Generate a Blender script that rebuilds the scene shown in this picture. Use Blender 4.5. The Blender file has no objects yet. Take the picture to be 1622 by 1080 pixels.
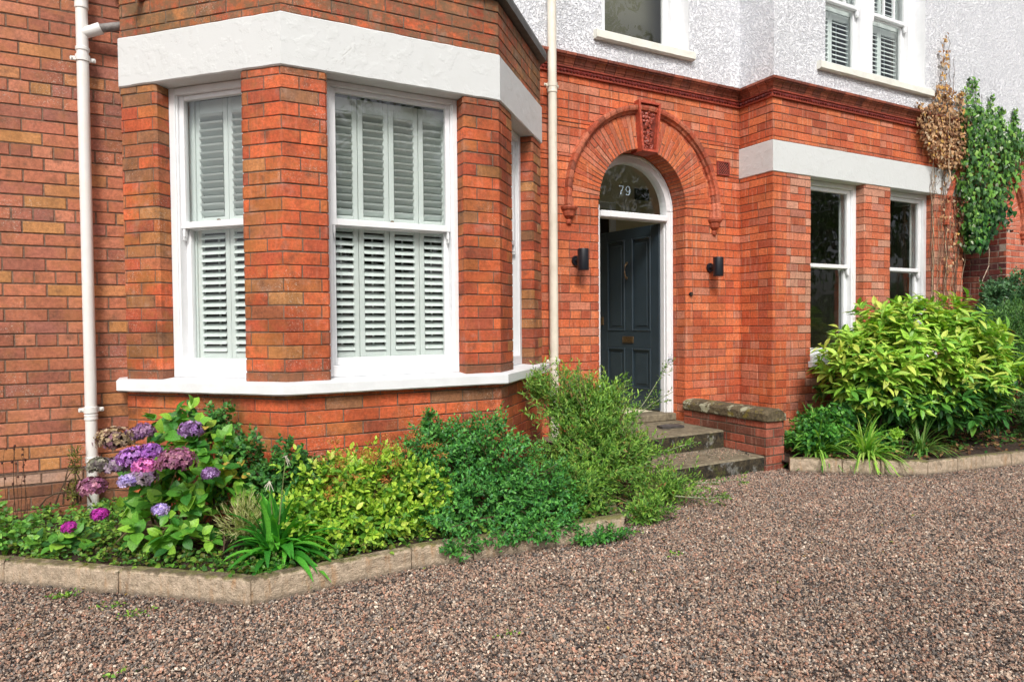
import bpy, math, random
import numpy as np
from mathutils import Vector, Matrix
R = math.radians
rng = np.random.default_rng(7)
random.seed(7)
S = bpy.context.scene
COL = S.collection

# ------------------------------------------------------------------ camera
CAMH = 1.28
PHI, PIT, ROLL = 0.486453, -0.024194, -0.008496
fd = np.array([math.sin(PHI)*math.cos(PIT), math.cos(PHI)*math.cos(PIT), math.sin(PIT)])
rr = np.array([math.cos(PHI), -math.sin(PHI), 0.0]); uu = np.cross(rr, fd)
r2 = rr*math.cos(ROLL)+uu*math.sin(ROLL); u2 = np.cross(r2, fd)
cam = bpy.data.cameras.new("camera"); cam.sensor_width = 36; cam.lens = 1057.37/1622*36
cam.clip_start = 0.05; cam.clip_end = 2000
co = bpy.data.objects.new("camera", cam); COL.objects.link(co)
co.matrix_world = Matrix(((r2[0], u2[0], -fd[0], 0), (r2[1], u2[1], -fd[1], 0), (r2[2], u2[2], -fd[2], CAMH), (0, 0, 0, 1)))
S.camera = co

# ------------------------------------------------------------------ light
SUN_EL, SUN_AZ = 45, 205      # azimuth clockwise from +Y
w = bpy.data.worlds.new("World"); S.world = w; w.use_nodes = True
nt = w.node_tree; nt.nodes.clear()
sky = nt.nodes.new("ShaderNodeTexSky"); sky.sky_type = 'NISHITA'; sky.sun_disc = False
sky.sun_elevation = R(SUN_EL); sky.sun_rotation = R(SUN_AZ)
sky.air_density = 0.7; sky.dust_density = 5.0; sky.ozone_density = 1.0
bg = nt.nodes.new("ShaderNodeBackground"); bg.inputs[1].default_value = 0.12
hs = nt.nodes.new("ShaderNodeHueSaturation"); hs.inputs['Saturation'].default_value = 0.45   # overcast: the blue is veiled by cloud
ou = nt.nodes.new("ShaderNodeOutputWorld")
nt.links.new(sky.outputs[0], hs.inputs['Color']); nt.links.new(hs.outputs[0], bg.inputs[0]); nt.links.new(bg.outputs[0], ou.inputs[0])
sl = bpy.data.lights.new("sun", 'SUN'); sl.energy = 1.5; sl.angle = R(14); sl.color = (1, 0.965, 0.91)
so = bpy.data.objects.new("sun", sl); COL.objects.link(so)
sd = Vector((math.sin(R(SUN_AZ))*math.cos(R(SUN_EL)), math.cos(R(SUN_AZ))*math.cos(R(SUN_EL)), math.sin(R(SUN_EL))))
so.rotation_euler = sd.to_track_quat('Z', 'Y').to_euler()
S.view_settings.view_transform = 'Standard'; S.view_settings.look = 'None'
S.view_settings.exposure = 0.58; S.view_settings.gamma = 1
S.render.engine = 'CYCLES'
S.cycles.max_bounces = 8; S.cycles.transparent_max_bounces = 12

# ------------------------------------------------------------------ helpers
def lin(r, g, b):
    f = lambda c: (c/255/12.92) if c/255 <= 0.04045 else ((c/255+0.055)/1.055)**2.4
    return np.array([f(r), f(g), f(b)])
def nrm(v):
    v = np.asarray(v, float); return v/np.maximum(np.linalg.norm(v, axis=-1, keepdims=True), 1e-9)

class MB:
    """collects verts, faces, one colour per vertex, one material slot per face"""
    def __init__(s): s.v = []; s.f = []; s.c = []; s.m = []; s.n = 0; s.np = []
    def add(s, vs, fs, col=(1, 1, 1), mi=0):
        b = s.n
        s.v.extend([tuple(p) for p in vs]); s.f.extend([tuple(i+b for i in f) for f in fs])
        s.c.extend([tuple(col)]*len(vs)); s.m.extend([mi]*len(fs)); s.n += len(vs)
    def quad(s, a, b, c, d, col=(1, 1, 1), mi=0): s.add([a, b, c, d], [(0, 1, 2, 3)], col, mi)
    def box(s, F, a0, a1, d0, d1, z0, z1, bev=0.0, col=(1, 1, 1), mi=0):
        if bev <= 0:
            P = [F(a, d, z) for z in (z0, z1) for (a, d) in ((a0, d0), (a1, d0), (a1, d1), (a0, d1))]
            s.add(P, [(3, 2, 1, 0), (4, 5, 6, 7), (0, 1, 5, 4), (1, 2, 6, 5), (2, 3, 7, 6), (3, 0, 4, 7)], col, mi); return
        b = min(bev, abs(a1-a0)/2.01, abs(d1-d0)/2.01, abs(z1-z0)/2.01)
        P = []
        for k, z in enumerate((z0, z0+b, z1-b, z1)):
            i = b if k in (0, 3) else 0
            for (a, d, sa, sd_) in ((a0, d0, 1, 1), (a1, d0, -1, 1), (a1, d1, -1, -1), (a0, d1, 1, -1)):
                P.append(F(a+sa*(i+b), d+sd_*i, z) if i else F(a+sa*b, d, z))
                P.append(F(a+sa*i, d+sd_*(i+b), z) if i else F(a, d+sd_*b, z))
        # ring order: corner c has 2 verts (2c, 2c+1); walk: c0 second..., build ring
        ring = [1, 0, 2, 3, 5, 4, 6, 7]
        fs = [tuple(reversed([r_ for r_ in ring])), tuple(24+r_ for r_ in ring)]
        for k in range(3):
            for j in range(8):
                a_, b_ = ring[j], ring[(j+1) % 8]
                fs.append((k*8+a_, k*8+b_, (k+1)*8+b_, (k+1)*8+a_))
        s.add(P, fs, col, mi)
    def tube(s, pts, rad, n=8, col=(1, 1, 1), mi=0, cap=True):
        pts = np.array(pts, float); m = len(pts)
        rad = np.full(m, rad) if np.isscalar(rad) else np.array(rad)
        T = np.gradient(pts, axis=0); T = nrm(T)
        up = np.array([0, 0, 1.0]) if abs(T[0][2]) < 0.9 else np.array([0, 1.0, 0])
        V = []
        for i in range(m):
            a = nrm(np.cross(T[i], up)); b = np.cross(a, T[i])
            for k in range(n):
                t = 2*math.pi*k/n; V.append(pts[i]+rad[i]*(math.cos(t)*a+math.sin(t)*b))
        Fs = [(i*n+k, i*n+(k+1) % n, (i+1)*n+(k+1) % n, (i+1)*n+k) for i in range(m-1) for k in range(n)]
        if cap: Fs += [tuple(range(n-1, -1, -1)), tuple((m-1)*n+k for k in range(n))]
        s.add(V, Fs, col, mi)
    def lathe(s, c, prof, n=20, col=(1, 1, 1), mi=0, half=None):
        """prof list of (r, z) relative to c, around the vertical axis"""
        V = []; m = len(prof)
        for (r_, z) in prof:
            for k in range(n):
                t = 2*math.pi*k/n; V.append((c[0]+r_*math.cos(t), c[1]+r_*math.sin(t), c[2]+z))
        Fs = [(i*n+k, i*n+(k+1) % n, (i+1)*n+(k+1) % n, (i+1)*n+k) for i in range(m-1) for k in range(n)]
        Fs += [tuple(range(n-1, -1, -1)), tuple((m-1)*n+k for k in range(n))]
        s.add(V, Fs, col, mi)
    def blob(s, c, r_, sq=(1, 1, 1), col=(1, 1, 1), mi=0, seed=0, jit=0.15, n=6, m=4):
        V = [(c[0], c[1], c[2]-r_*sq[2])]; rs = random.Random(seed)
        for i in range(1, m):
            ph = math.pi*i/m-math.pi/2
            for k in range(n):
                t = 2*math.pi*k/n; q = r_*(1+rs.uniform(-jit, jit))
                V.append((c[0]+q*math.cos(ph)*math.cos(t)*sq[0], c[1]+q*math.cos(ph)*math.sin(t)*sq[1], c[2]+q*math.sin(ph)*sq[2]))
        V.append((c[0], c[1], c[2]+r_*sq[2]))
        Fs = [(0, 1+(k+1) % n, 1+k) for k in range(n)]
        for i in range(m-2):
            for k in range(n): Fs.append((1+i*n+k, 1+i*n+(k+1) % n, 1+(i+1)*n+(k+1) % n, 1+(i+1)*n+k))
        l = len(V)-1
        Fs += [(l, 1+(m-2)*n+k, 1+(m-2)*n+(k+1) % n) for k in range(n)]
        s.add(V, Fs, col, mi)
    def bulk(s, V, Q, C):
        """numpy batch: V (n,3), Q (m,4) or (m,3) indices into V, C (n,3)"""
        s.np.append((np.asarray(V, np.float32), np.asarray(Q, np.int64), np.asarray(C, np.float32)))
    def build(s, name, mats, parent=None, smooth=False):
        me = bpy.data.meshes.new(name)
        V = [np.array(s.v, np.float32).reshape(-1, 3)] if s.v else []
        C = [np.array(s.c, np.float32).reshape(-1, 3)] if s.v else []
        li = [i for f in s.f for i in f]; ls = [len(f) for f in s.f]
        L = [np.array(li, np.int64)]; LS = [np.array(ls, np.int64)]; MI = [np.array(s.m, np.int32)]
        base = len(s.v)
        for (v, q, c) in s.np:
            V.append(v); C.append(c); L.append((q+base).ravel()); LS.append(np.full(len(q), q.shape[1])); MI.append(np.zeros(len(q), np.int32)); base += len(v)
        V = np.concatenate(V); C = np.concatenate(C); L = np.concatenate(L); LS = np.concatenate(LS); MI = np.concatenate(MI)
        me.vertices.add(len(V)); me.vertices.foreach_set("co", V.ravel())
        me.loops.add(len(L)); me.loops.foreach_set("vertex_index", L.astype(np.int32))
        me.polygons.add(len(LS)); st = np.concatenate([[0], np.cumsum(LS)[:-1]]).astype(np.int32)
        me.polygons.foreach_set("loop_start", st); me.polygons.foreach_set("loop_total", LS.astype(np.int32))
        mats = mats if isinstance(mats, (list, tuple)) else [mats]
        for m_ in mats: me.materials.append(m_)
        me.polygons.foreach_set("material_index", MI)
        me.polygons.foreach_set("use_smooth", np.full(len(LS), bool(smooth)))
        a = me.color_attributes.new("col", 'FLOAT_COLOR', 'POINT')
        a.data.foreach_set("color", np.concatenate([C, np.ones((len(C), 1), np.float32)], 1).ravel())
        me.update(calc_edges=True); me.validate()
        if smooth: me.set_sharp_from_angle(angle=R(42))
        o = bpy.data.objects.new(name, me); COL.objects.link(o)
        if parent is not None:
            o.parent = parent
            if parent.type == 'EMPTY': o.matrix_parent_inverse = Matrix.Translation(parent.location).inverted()
        return o

def tag(o, label=None, cat=None, group=None, kind=None):
    if label: o['label'] = label
    if cat: o['category'] = cat
    if group: o['group'] = group
    if kind: o['kind'] = kind
    return o
def thing(name, loc, label, cat, group=None):
    o = bpy.data.objects.new(name, None); COL.objects.link(o); o.location = loc; o.empty_display_size = 0.1
    return tag(o, label, cat, group)
def frame(o, u):
    """local frame: a along u, d inwards, z up"""
    u = nrm(np.array(u, float)); n = np.array([-u[1], u[0]])
    return lambda a, d, z: (o[0]+u[0]*a+n[0]*d, o[1]+u[1]*a+n[1]*d, z)
W0 = frame((0, 0), (1, 0))   # world frame: a = X, d = Y

# ------------------------------------------------------------------ materials
def mat(name):
    m = bpy.data.materials.new(name); m.use_nodes = True
    n = m.node_tree.nodes; b = n["Principled BSDF"]; return m, m.node_tree, b
def N(t, kind, **kw):
    n = t.nodes.new(kind)
    for k, v in kw.items():
        if k.startswith('i_'): n.inputs[k[2:].replace('_', ' ')].default_value = v
        else: setattr(n, k, v)
    return n
def noise(t, scale, detail=4, rough=0.6, src=None, dist=0.0):
    n = N(t, "ShaderNodeTexNoise"); n.inputs['Scale'].default_value = scale; n.inputs['Detail'].default_value = detail
    n.inputs['Roughness'].default_value = rough; n.inputs['Distortion'].default_value = dist
    t.links.new(src if src else pos(t), n.inputs['Vector']); return n.outputs['Fac']
def pos(t):
    if 'geo' not in t.nodes: g = t.nodes.new("ShaderNodeNewGeometry"); g.name = 'geo'
    return t.nodes['geo'].outputs['Position']
def remap(t, fac, a, b, c=0.0, d=1.0, smooth=True):
    n = N(t, "ShaderNodeMapRange"); n.inputs[1].default_value = a; n.inputs[2].default_value = b
    n.inputs[3].default_value = c; n.inputs[4].default_value = d
    if smooth: n.interpolation_type = 'SMOOTHSTEP'
    t.links.new(fac, n.inputs[0]); return n.outputs[0]
def mix(t, fac, a, b, mode='MIX'):
    n = t.nodes.new("ShaderNodeMix"); n.data_type = 'RGBA'; n.blend_type = mode
    if hasattr(fac, 'links'): t.links.new(fac, n.inputs[0])
    else: n.inputs[0].default_value = fac
    for v, i in ((a, 6), (b, 7)):
        if hasattr(v, 'links'): t.links.new(v, n.inputs[i])
        else: n.inputs[i].default_value = (*v, 1) if len(v) == 3 else v
    return n.outputs[2]
def math_(t, op, a, b=None):
    n = t.nodes.new("ShaderNodeMath"); n.operation = op
    for v, i in ((a, 0), (b, 1)):
        if v is None: continue
        if hasattr(v, 'links'): t.links.new(v, n.inputs[i])
        else: n.inputs[i].default_value = v
    return n.outputs[0]
def attr(t):
    a = t.nodes.new("ShaderNodeAttribute"); a.attribute_name = "col"; return a.outputs['Color']
def bump(t, b, h, strength=0.5, dist=0.01):
    n = t.nodes.new("ShaderNodeBump"); n.inputs['Strength'].default_value = strength; n.inputs['Distance'].default_value = dist
    t.links.new(h, n.inputs['Height']); t.links.new(n.outputs[0], b.inputs['Normal'])
def stretch(t, sx, sy, sz):
    m = t.nodes.new("ShaderNodeMapping"); m.inputs['Scale'].default_value = (sx, sy, sz); t.links.new(pos(t), m.inputs[0]); return m.outputs[0]

def brick_mat(name, grime=0.35, lime=0.0, streak=0.25, bmp=0.5):
    m, t, b = mat(name); c = attr(t)
    f1 = remap(t, noise(t, 55, 5, 0.7), 0.3, 0.7, 0.72, 1.2)
    c = mix(t, 1.0, c, f1, 'MULTIPLY')
    if 'bay' in name or 'dull' in name:     # fire marks and algae that blend across bricks
        k_ = .75 if 'bay' in name else .4
        sx0 = N(t, 'ShaderNodeSeparateXYZ'); t.links.new(pos(t), sx0.inputs[0])
        wx = remap(t, sx0.outputs[0], .3, .9, 1, .4) if 'bay' in name else 1.0
        c = mix(t, math_(t, 'MULTIPLY', remap(t, noise(t, 5.5, 5, .65), .45, .68, 0, k_), wx), c, lin(164, 108, 56))
        c = mix(t, remap(t, noise(t, 8.5, 5, .7), .5, .72, 0, .65), c, lin(88, 62, 46))
    f2 = remap(t, noise(t, 2.3, 3), 0.42, 0.68, 0, grime)
    c = mix(t, f2, c, mix(t, 1.0, c, (0.42, 0.43, 0.36), 'MULTIPLY'))
    if streak:     # weathering runs that stay on the brick
        f3 = remap(t, noise(t, 1, 3, 0.6, stretch(t, 38, 38, 3)), 0.52, 0.75, 0, streak)
        c = mix(t, f3, c, lin(205, 165, 140))
        f4 = remap(t, noise(t, 1, 2, 0.6, stretch(t, 26, 26, 5)), 0.56, 0.8, 0, streak*1.4)
        c = mix(t, f4, c, mix(t, 1.0, c, (0.5, 0.42, 0.4), 'MULTIPLY'))
    if lime and name.startswith('weathered'):
        sx = N(t, 'ShaderNodeSeparateXYZ'); t.links.new(pos(t), sx.inputs[0])
        zt = remap(t, math_(t, 'ADD', sx.outputs[2], math_(t, 'MULTIPLY', noise(t, 6, 4), .5)), 2.75, 3.3, 0, .75)
        c = mix(t, math_(t, 'MULTIPLY', zt, remap(t, noise(t, 18, 5, .7), .35, .6)), c, lin(104, 90, 66))
        zb = remap(t, math_(t, 'ADD', math_(t, 'ABSOLUTE', math_(t, 'SUBTRACT', sx.outputs[2], .99)), math_(t, 'MULTIPLY', noise(t, 14, 4), .1)), .07, .1, .6, 0)
        c = mix(t, zb, c, lin(96, 76, 56))
    # lime specks and lichen
    f5 = math_(t, 'MULTIPLY', remap(t, noise(t, 130, 3, 0.7), 0.58, 0.66, 0, 0.7), remap(t, noise(t, 3.1, 2), 0.5, 0.68, 0, 0.9 if not lime else 1.0))
    c = mix(t, f5, c, lin(196, 190, 175))
    if lime:
        f6 = remap(t, noise(t, 7, 4, 0.65), 0.56, 0.72, 0, lime); c = mix(t, f6, c, lin(200, 178, 165))
    t.links.new(c, b.inputs['Base Color']); b.inputs['Roughness'].default_value = 0.72
    b.inputs['Specular IOR Level'].default_value = 0.35
    h = math_(t, 'ADD', noise(t, 140, 4, 0.7), math_(t, 'MULTIPLY', noise(t, 24, 3), 1.3))
    bump(t, b, h, bmp, 0.004)
    return m
def simple(name, col, rough=0.5, var=0.1, scale=30, bmp=0.1, bscale=80, dirt=0.0, dirtcol=(0.15, 0.13, 0.1), metallic=0.0, usecol=False, spec=0.5, bd=0.004, dscale=3):
    m, t, b = mat(name)
    c = attr(t) if usecol else None
    f = remap(t, noise(t, scale, 4), 0.3, 0.7, 1-var, 1+var)
    c = mix(t, 1.0, c if usecol else tuple(col), f, 'MULTIPLY')
    if dirt:
        f2 = remap(t, noise(t, dscale, 6, 0.7), 0.45, 0.75, 0, dirt); c = mix(t, f2, c, tuple(dirtcol))
    t.links.new(c, b.inputs['Base Color']); b.inputs['Roughness'].default_value = rough; b.inputs['Metallic'].default_value = metallic
    b.inputs['Specular IOR Level'].default_value = spec
    if bmp: bump(t, b, noise(t, bscale, 4, 0.6), bmp, bd)
    return m

M = {}
M['brick_red'] = brick_mat('red facing brick', 0.3, 0.0, 0.42, 0.5)
M['brick_bay'] = brick_mat('weathered bay brick', 0.65, 0.18, 0.14, 0.8)
M['brick_old'] = brick_mat('dull rubbed brick', 0.3, 0.0, 0.05, 0.6)
M['brick_low'] = brick_mat('dirty brick', 0.8, 0.15, 0.3, 0.9)
M['mortar'] = simple('mortar', lin(112, 98, 84), 0.9, 0.3, 60, 0.8, 150, 0.5, lin(62, 54, 44))
M['mortar_dark'] = simple('dark mortar', lin(118, 94, 78), 0.9, 0.3, 60, 0.8, 150, 0.3, lin(50, 40, 34))
M['mortar_pale'] = simple('pale mortar', lin(176, 160, 146), 0.9, 0.2, 60, 0.6, 150)
M['terracotta'] = simple('glazed terracotta', lin(120, 45, 30), 0.42, 0.3, 40, 0.4, 60, 0.35, lin(50, 25, 20), usecol=True, dscale=9)
def cracked_white():
    m, t, b = mat('lumpy white masonry paint')
    n1 = remap(t, noise(t, 11, 4, 0.55), .48, .62); n2 = noise(t, 60, 3)
    v = N(t, "ShaderNodeTexVoronoi", feature='DISTANCE_TO_EDGE'); v.inputs['Scale'].default_value = 4.0
    wv = noise(t, 8, 3); mp = t.nodes.new("ShaderNodeVectorMath"); mp.operation = 'ADD'
    cb = t.nodes.new("ShaderNodeCombineXYZ"); t.links.new(wv, cb.inputs[0]); t.links.new(wv, cb.inputs[2])
    t.links.new(pos(t), mp.inputs[0]); t.links.new(cb.outputs[0], mp.inputs[1]); t.links.new(mp.outputs[0], v.inputs['Vector'])
    crack = math_(t, 'MULTIPLY', remap(t, v.outputs['Distance'], 0.0, 0.012, 1, 0), remap(t, noise(t, 5, 2), 0.5, 0.6, 0, 1))
    c = mix(t, remap(t, noise(t, 4, 6, 0.7), 0.5, 0.8, 0, 0.35), tuple(lin(208, 211, 210)), tuple(lin(184, 185, 178)))
    c = mix(t, math_(t, 'MULTIPLY', crack, 0.3), c, tuple(lin(150, 145, 135)))
    t.links.new(c, b.inputs['Base Color']); b.inputs['Roughness'].default_value = 0.55
    h = math_(t, 'ADD', math_(t, 'MULTIPLY', n1, .5), math_(t, 'MULTIPLY', n2, 0.15)); h = math_(t, 'SUBTRACT', h, math_(t, 'MULTIPLY', crack, 0.4))
    bump(t, b, h, 0.4, 0.006); return m
M['band'] = cracked_white()
def dash():
    m, t, b = mat('painted roughcast render')
    n1 = noise(t, 44, 3, 0.6, None, 1.0); n2 = noise(t, 75, 3, 0.6, None, .8)
    h = math_(t, 'ADD', math_(t, 'MULTIPLY', remap(t, n1, .38, .56), 1.0), math_(t, 'MULTIPLY', n2, .8))
    c = mix(t, remap(t, n1, 0.40, 0.51, 0.32, 0), tuple(lin(248, 250, 254)), tuple(lin(176, 182, 198)))
    c = mix(t, remap(t, noise(t, 1.5, 4), 0.5, 0.8, 0, 0.25), c, tuple(lin(216, 219, 226)))
    t.links.new(c, b.inputs['Base Color']); b.inputs['Roughness'].default_value = 0.7
    bump(t, b, h, .95, 0.013); return m
M['dash'] = dash()
M['white'] = simple('white gloss paint', lin(230, 232, 234), 0.35, 0.03, 12, 0.12, 40, 0.12, lin(200, 198, 190))
M['sill'] = simple('white sill paint', lin(226, 229, 231), 0.45, 0.04, 8, 0.25, 30, 0.15, lin(190, 188, 176), dscale=7)
M['stone_sill'] = simple('off white stone sill', lin(226, 226, 216), 0.6, 0.05, 8, 0.25, 30, 0.3, lin(180, 178, 160), dscale=6)
M['plastic'] = simple('painted downpipe', lin(226, 225, 222), 0.35, 0.04, 6, 0.1, 30, 0.35, lin(200, 190, 170))
M['pipe_cream'] = simple('cream downpipe paint', lin(226, 219, 203), 0.4, 0.05, 6, 0.1, 30, 0.3, lin(180, 165, 140), dscale=5)
M['pipe_grey'] = simple('bare grey pipe', lin(120, 115, 112), 0.6, 0.3, 30, 0.3, 60, 0.6, lin(60, 55, 52), dscale=25)
M['shutter'] = simple('pale shutter paint', lin(214, 221, 218), 0.4, 0.02, 8, 0.0)
M['door'] = simple('dark blue grey door paint', lin(48, 60, 68), 0.3, 0.08, 8, 0.06, 25)
M['brass'] = simple('aged brass', lin(150, 125, 95), 0.35, 0.2, 40, 0.1, 60, metallic=0.9)
M['black'] = simple('black metal', lin(26, 29, 36), 0.35, 0.1, 30, 0.05, 60)
M['lead'] = simple('lead flashing', lin(92, 92, 90), 0.6, 0.2, 20, 0.3, 30, 0.4, lin(50, 50, 48), dscale=8)
def kerbmat():
    m, t, b = mat('concrete kerb'); n1 = noise(t, 28, 6, 0.7)
    c = mix(t, remap(t, n1, .3, .7), tuple(lin(158, 142, 120)), tuple(lin(206, 186, 162)))
    c = mix(t, remap(t, noise(t, 1, 4, .7, stretch(t, 22, 22, 4)), .5, .72, 0, .6), c, tuple(lin(178, 132, 84)))
    c = mix(t, remap(t, noise(t, 1, 4, .7, stretch(t, 14, 14, 9)), .55, .72, 0, .7), c, tuple(lin(112, 100, 84)))
    sx = N(t, 'ShaderNodeSeparateXYZ'); t.links.new(pos(t), sx.inputs[0])
    z = math_(t, 'ADD', sx.outputs[2], math_(t, 'MULTIPLY', math_(t, 'SUBTRACT', noise(t, 30, 5, .7), .5), .05))
    c = mix(t, remap(t, z, .098, .116, 0, .9), c, mix(t, remap(t, noise(t, 12, 4), .4, .6), tuple(lin(84, 74, 54)), tuple(lin(104, 104, 52))))
    c = mix(t, remap(t, z, .0, .03, .6, 0), c, tuple(lin(84, 76, 66)))
    t.links.new(c, b.inputs['Base Color']); b.inputs['Roughness'].default_value = .92
    bump(t, b, math_(t, 'ADD', n1, noise(t, 110, 3)), 1.0, .009); return m
M['concrete'] = kerbmat()
M['landing'] = simple('worn concrete step', lin(122, 112, 92), 0.85, 0.3, 25, 0.6, 60, 0.85, lin(62, 58, 38), dscale=7)
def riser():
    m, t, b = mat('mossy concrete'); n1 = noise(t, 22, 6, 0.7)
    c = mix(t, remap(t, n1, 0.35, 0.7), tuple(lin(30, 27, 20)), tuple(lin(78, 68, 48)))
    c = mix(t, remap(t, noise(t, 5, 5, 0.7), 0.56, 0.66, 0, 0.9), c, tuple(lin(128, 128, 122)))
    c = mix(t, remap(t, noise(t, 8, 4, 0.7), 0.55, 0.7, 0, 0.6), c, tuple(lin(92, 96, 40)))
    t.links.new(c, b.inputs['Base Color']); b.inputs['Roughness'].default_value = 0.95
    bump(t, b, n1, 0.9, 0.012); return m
M['riser'] = riser()
def coping():
    m, t, b = mat('lichened coping stone'); n1 = noise(t, 30, 6, 0.7)
    c = mix(t, remap(t, n1, 0.3, 0.7), tuple(lin(60, 52, 36)), tuple(lin(110, 98, 74)))
    c = mix(t, remap(t, noise(t, 7, 5, 0.7), 0.54, 0.62, 0, 0.8), c, tuple(lin(176, 176, 150)))
    c = mix(t, remap(t, noise(t, 9, 4, 0.7, stretch(t, 1, 1, 1.3)), 0.56, 0.68, 0, 0.8), c, tuple(lin(130, 118, 40)))
    t.links.new(c, b.inputs['Base Color']); b.inputs['Roughness'].default_value = 0.95
    bump(t, b, n1, 0.9, 0.01); return m
M['coping'] = coping()
M['soil'] = simple('dark soil', lin(66, 50, 38), 0.95, 0.4, 40, 1.0, 60, 0.6, lin(30, 24, 18), bd=0.02)
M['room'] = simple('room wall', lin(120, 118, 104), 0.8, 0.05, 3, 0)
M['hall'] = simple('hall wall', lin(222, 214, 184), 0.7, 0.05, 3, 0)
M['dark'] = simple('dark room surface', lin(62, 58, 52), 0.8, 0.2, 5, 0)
M['wood'] = simple('varnished wood', lin(168, 100, 50), 0.4, 0.25, 6, 0.1, 40)
M['picture'] = simple('dark picture', lin(40, 36, 30), 0.4, 0.4, 12, 0)
def glass():
    m, t, b = mat('window glass'); t.nodes.remove(b)
    g = t.nodes.new("ShaderNodeBsdfGlossy"); g.inputs['Roughness'].default_value = 0.01
    tr = t.nodes.new("ShaderNodeBsdfTransparent"); tr.inputs[0].default_value = (0.95, 0.98, 0.97, 1)
    lw = t.nodes.new("ShaderNodeLayerWeight"); lw.inputs[0].default_value = .5
    fr = t.nodes.new('ShaderNodeMath'); fr.operation = 'MULTIPLY_ADD'; t.links.new(math_(t, 'POWER', lw.outputs['Facing'], 4.0), fr.inputs[0]); fr.inputs[1].default_value = .9; fr.inputs[2].default_value = .10
    bn = t.nodes.new("ShaderNodeBump"); bn.inputs['Strength'].default_value = 0.3; bn.inputs['Distance'].default_value = 0.01
    t.links.new(noise(t, 5, 1), bn.inputs['Height']); t.links.new(bn.outputs[0], g.inputs['Normal'])
    mx = t.nodes.new("ShaderNodeMixShader"); t.links.new(fr.outputs[0], mx.inputs[0]); t.links.new(tr.outputs[0], mx.inputs[1]); t.links.new(g.outputs[0], mx.inputs[2])
    t.links.new(mx.outputs[0], t.nodes['Material Output'].inputs[0]); return m
M['glass'] = glass()
def leafmat(name, rough=0.45, trans=0.3, spec=0.4):
    m, t, b = mat(name); c = mix(t, 1.0, attr(t), remap(t, noise(t, 120, 3), 0.3, 0.7, 0.95, 1.38), 'MULTIPLY')
    t.links.new(c, b.inputs['Base Color']); b.inputs['Roughness'].default_value = rough; b.inputs['Specular IOR Level'].default_value = spec
    tl = t.nodes.new("ShaderNodeBsdfTranslucent"); t.links.new(mix(t, 1.0, c, (1.3, 1.25, 0.5), 'MULTIPLY'), tl.inputs[0])
    mx = t.nodes.new("ShaderNodeMixShader"); mx.inputs[0].default_value = trans
    t.links.new(b.outputs[0], mx.inputs[1]); t.links.new(tl.outputs[0], mx.inputs[2])
    t.links.new(mx.outputs[0], t.nodes['Material Output'].inputs[0]); return m
M['leaf'] = leafmat('leaf'); M['leaf_gloss'] = leafmat('glossy leaf', 0.38, 0.2, 0.35); M['petal'] = leafmat('petal', 0.7, 0.3, 0.2)
M['dry'] = leafmat('dry leaf', 0.8, 0.15, 0.1)
M['stem'] = simple('stem', (1, 1, 1), 0.8, 0.3, 60, 0.3, 90, usecol=True)
M['stone'] = simple('gravel stone', (1, 1, 1), 0.75, 0.25, 180, 0.0, usecol=True)
def groundmat():
    m, t, b = mat('packed gravel'); v = N(t, "ShaderNodeTexVoronoi"); v.inputs['Scale'].default_value = 85
    t.links.new(pos(t), v.inputs['Vector'])
    rp = t.nodes.new("ShaderNodeValToRGB"); sp = t.nodes.new("ShaderNodeSeparateColor"); t.links.new(v.outputs['Color'], sp.inputs[0]); t.links.new(sp.outputs[0], rp.inputs[0])
    e = rp.color_ramp.elements; e[0].color = (*lin(70, 60, 54), 1); e[1].color = (*lin(190, 170, 155), 1)
    for p, c in ((0.3, lin(120, 100, 88)), (0.55, lin(150, 120, 104)), (0.8, lin(128, 122, 118))):
        x = e.new(p); x.color = (*c, 1)
    c = mix(t, remap(t, v.outputs['Distance'], 0.3, 0.75, 0, 0.8), rp.outputs[0], tuple(lin(40, 34, 30)))
    t.links.new(c, b.inputs['Base Color']); b.inputs['Roughness'].default_value = 0.9
    bump(t, b, math_(t, 'MULTIPLY', v.outputs['Distance'], -1.0), 0.8, 0.01); return m
M['ground'] = groundmat()
M['grassland'] = simple('lawn', lin(70, 90, 40), 0.9, 0.3, 5, 0.5, 60)

# ------------------------------------------------------------------ brickwork
CO = 0.078; JT = 0.0068
def pal(cols, wts):
    cols = [lin(*c) for c in cols]; wts = np.array(wts, float)/sum(wts)
    def f(x, z, h=None):
        c = cols[rng.choice(len(cols), p=wts)]; return c*rng.uniform(0.86, 1.12)
    return f
P_RED = pal([(200, 102, 62), (190, 92, 58), (206, 114, 72), (178, 88, 60), (190, 108, 80), (196, 122, 94)], [4, 3, 3, 2, 2, 1])
P_OLD = pal([(178, 108, 80), (170, 102, 78), (186, 118, 90), (162, 98, 78), (182, 122, 80), (184, 128, 78), (160, 100, 84)], [4, 4, 3, 3, .6, .4, 1])
_bayr = pal([(198, 94, 56), (206, 102, 60), (184, 86, 56), (170, 84, 58), (190, 108, 60)], [4, 4, 3, 2, 2])
_bayo = pal([(184, 122, 74), (166, 110, 72), (156, 106, 74), (188, 130, 80), (180, 106, 72)], [3, 2, 2, 1, 3])
def P_BAY(x, z):
    p = 0.35 if x < 0.3 else (0.25 if x < 0.64 else (0.05 if x < 2.2 else 0.4))
    if z < 0.9: p = 0.15
    p *= .5+.9*(math.sin(x*9+z*3.1)*math.sin(z*5.3+x*2)+.35 > 0)
    return _bayo(x, z) if rng.random() < p else _bayr(x, z)
P_PROJ = pal([(198, 106, 72), (188, 98, 68), (202, 122, 92), (184, 118, 98), (198, 142, 118)], [4, 3, 3, 2, 2])
P_NB = pal([(204, 112, 84), (194, 104, 80), (206, 124, 98), (186, 102, 82)], [4, 3, 3, 2])
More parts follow.
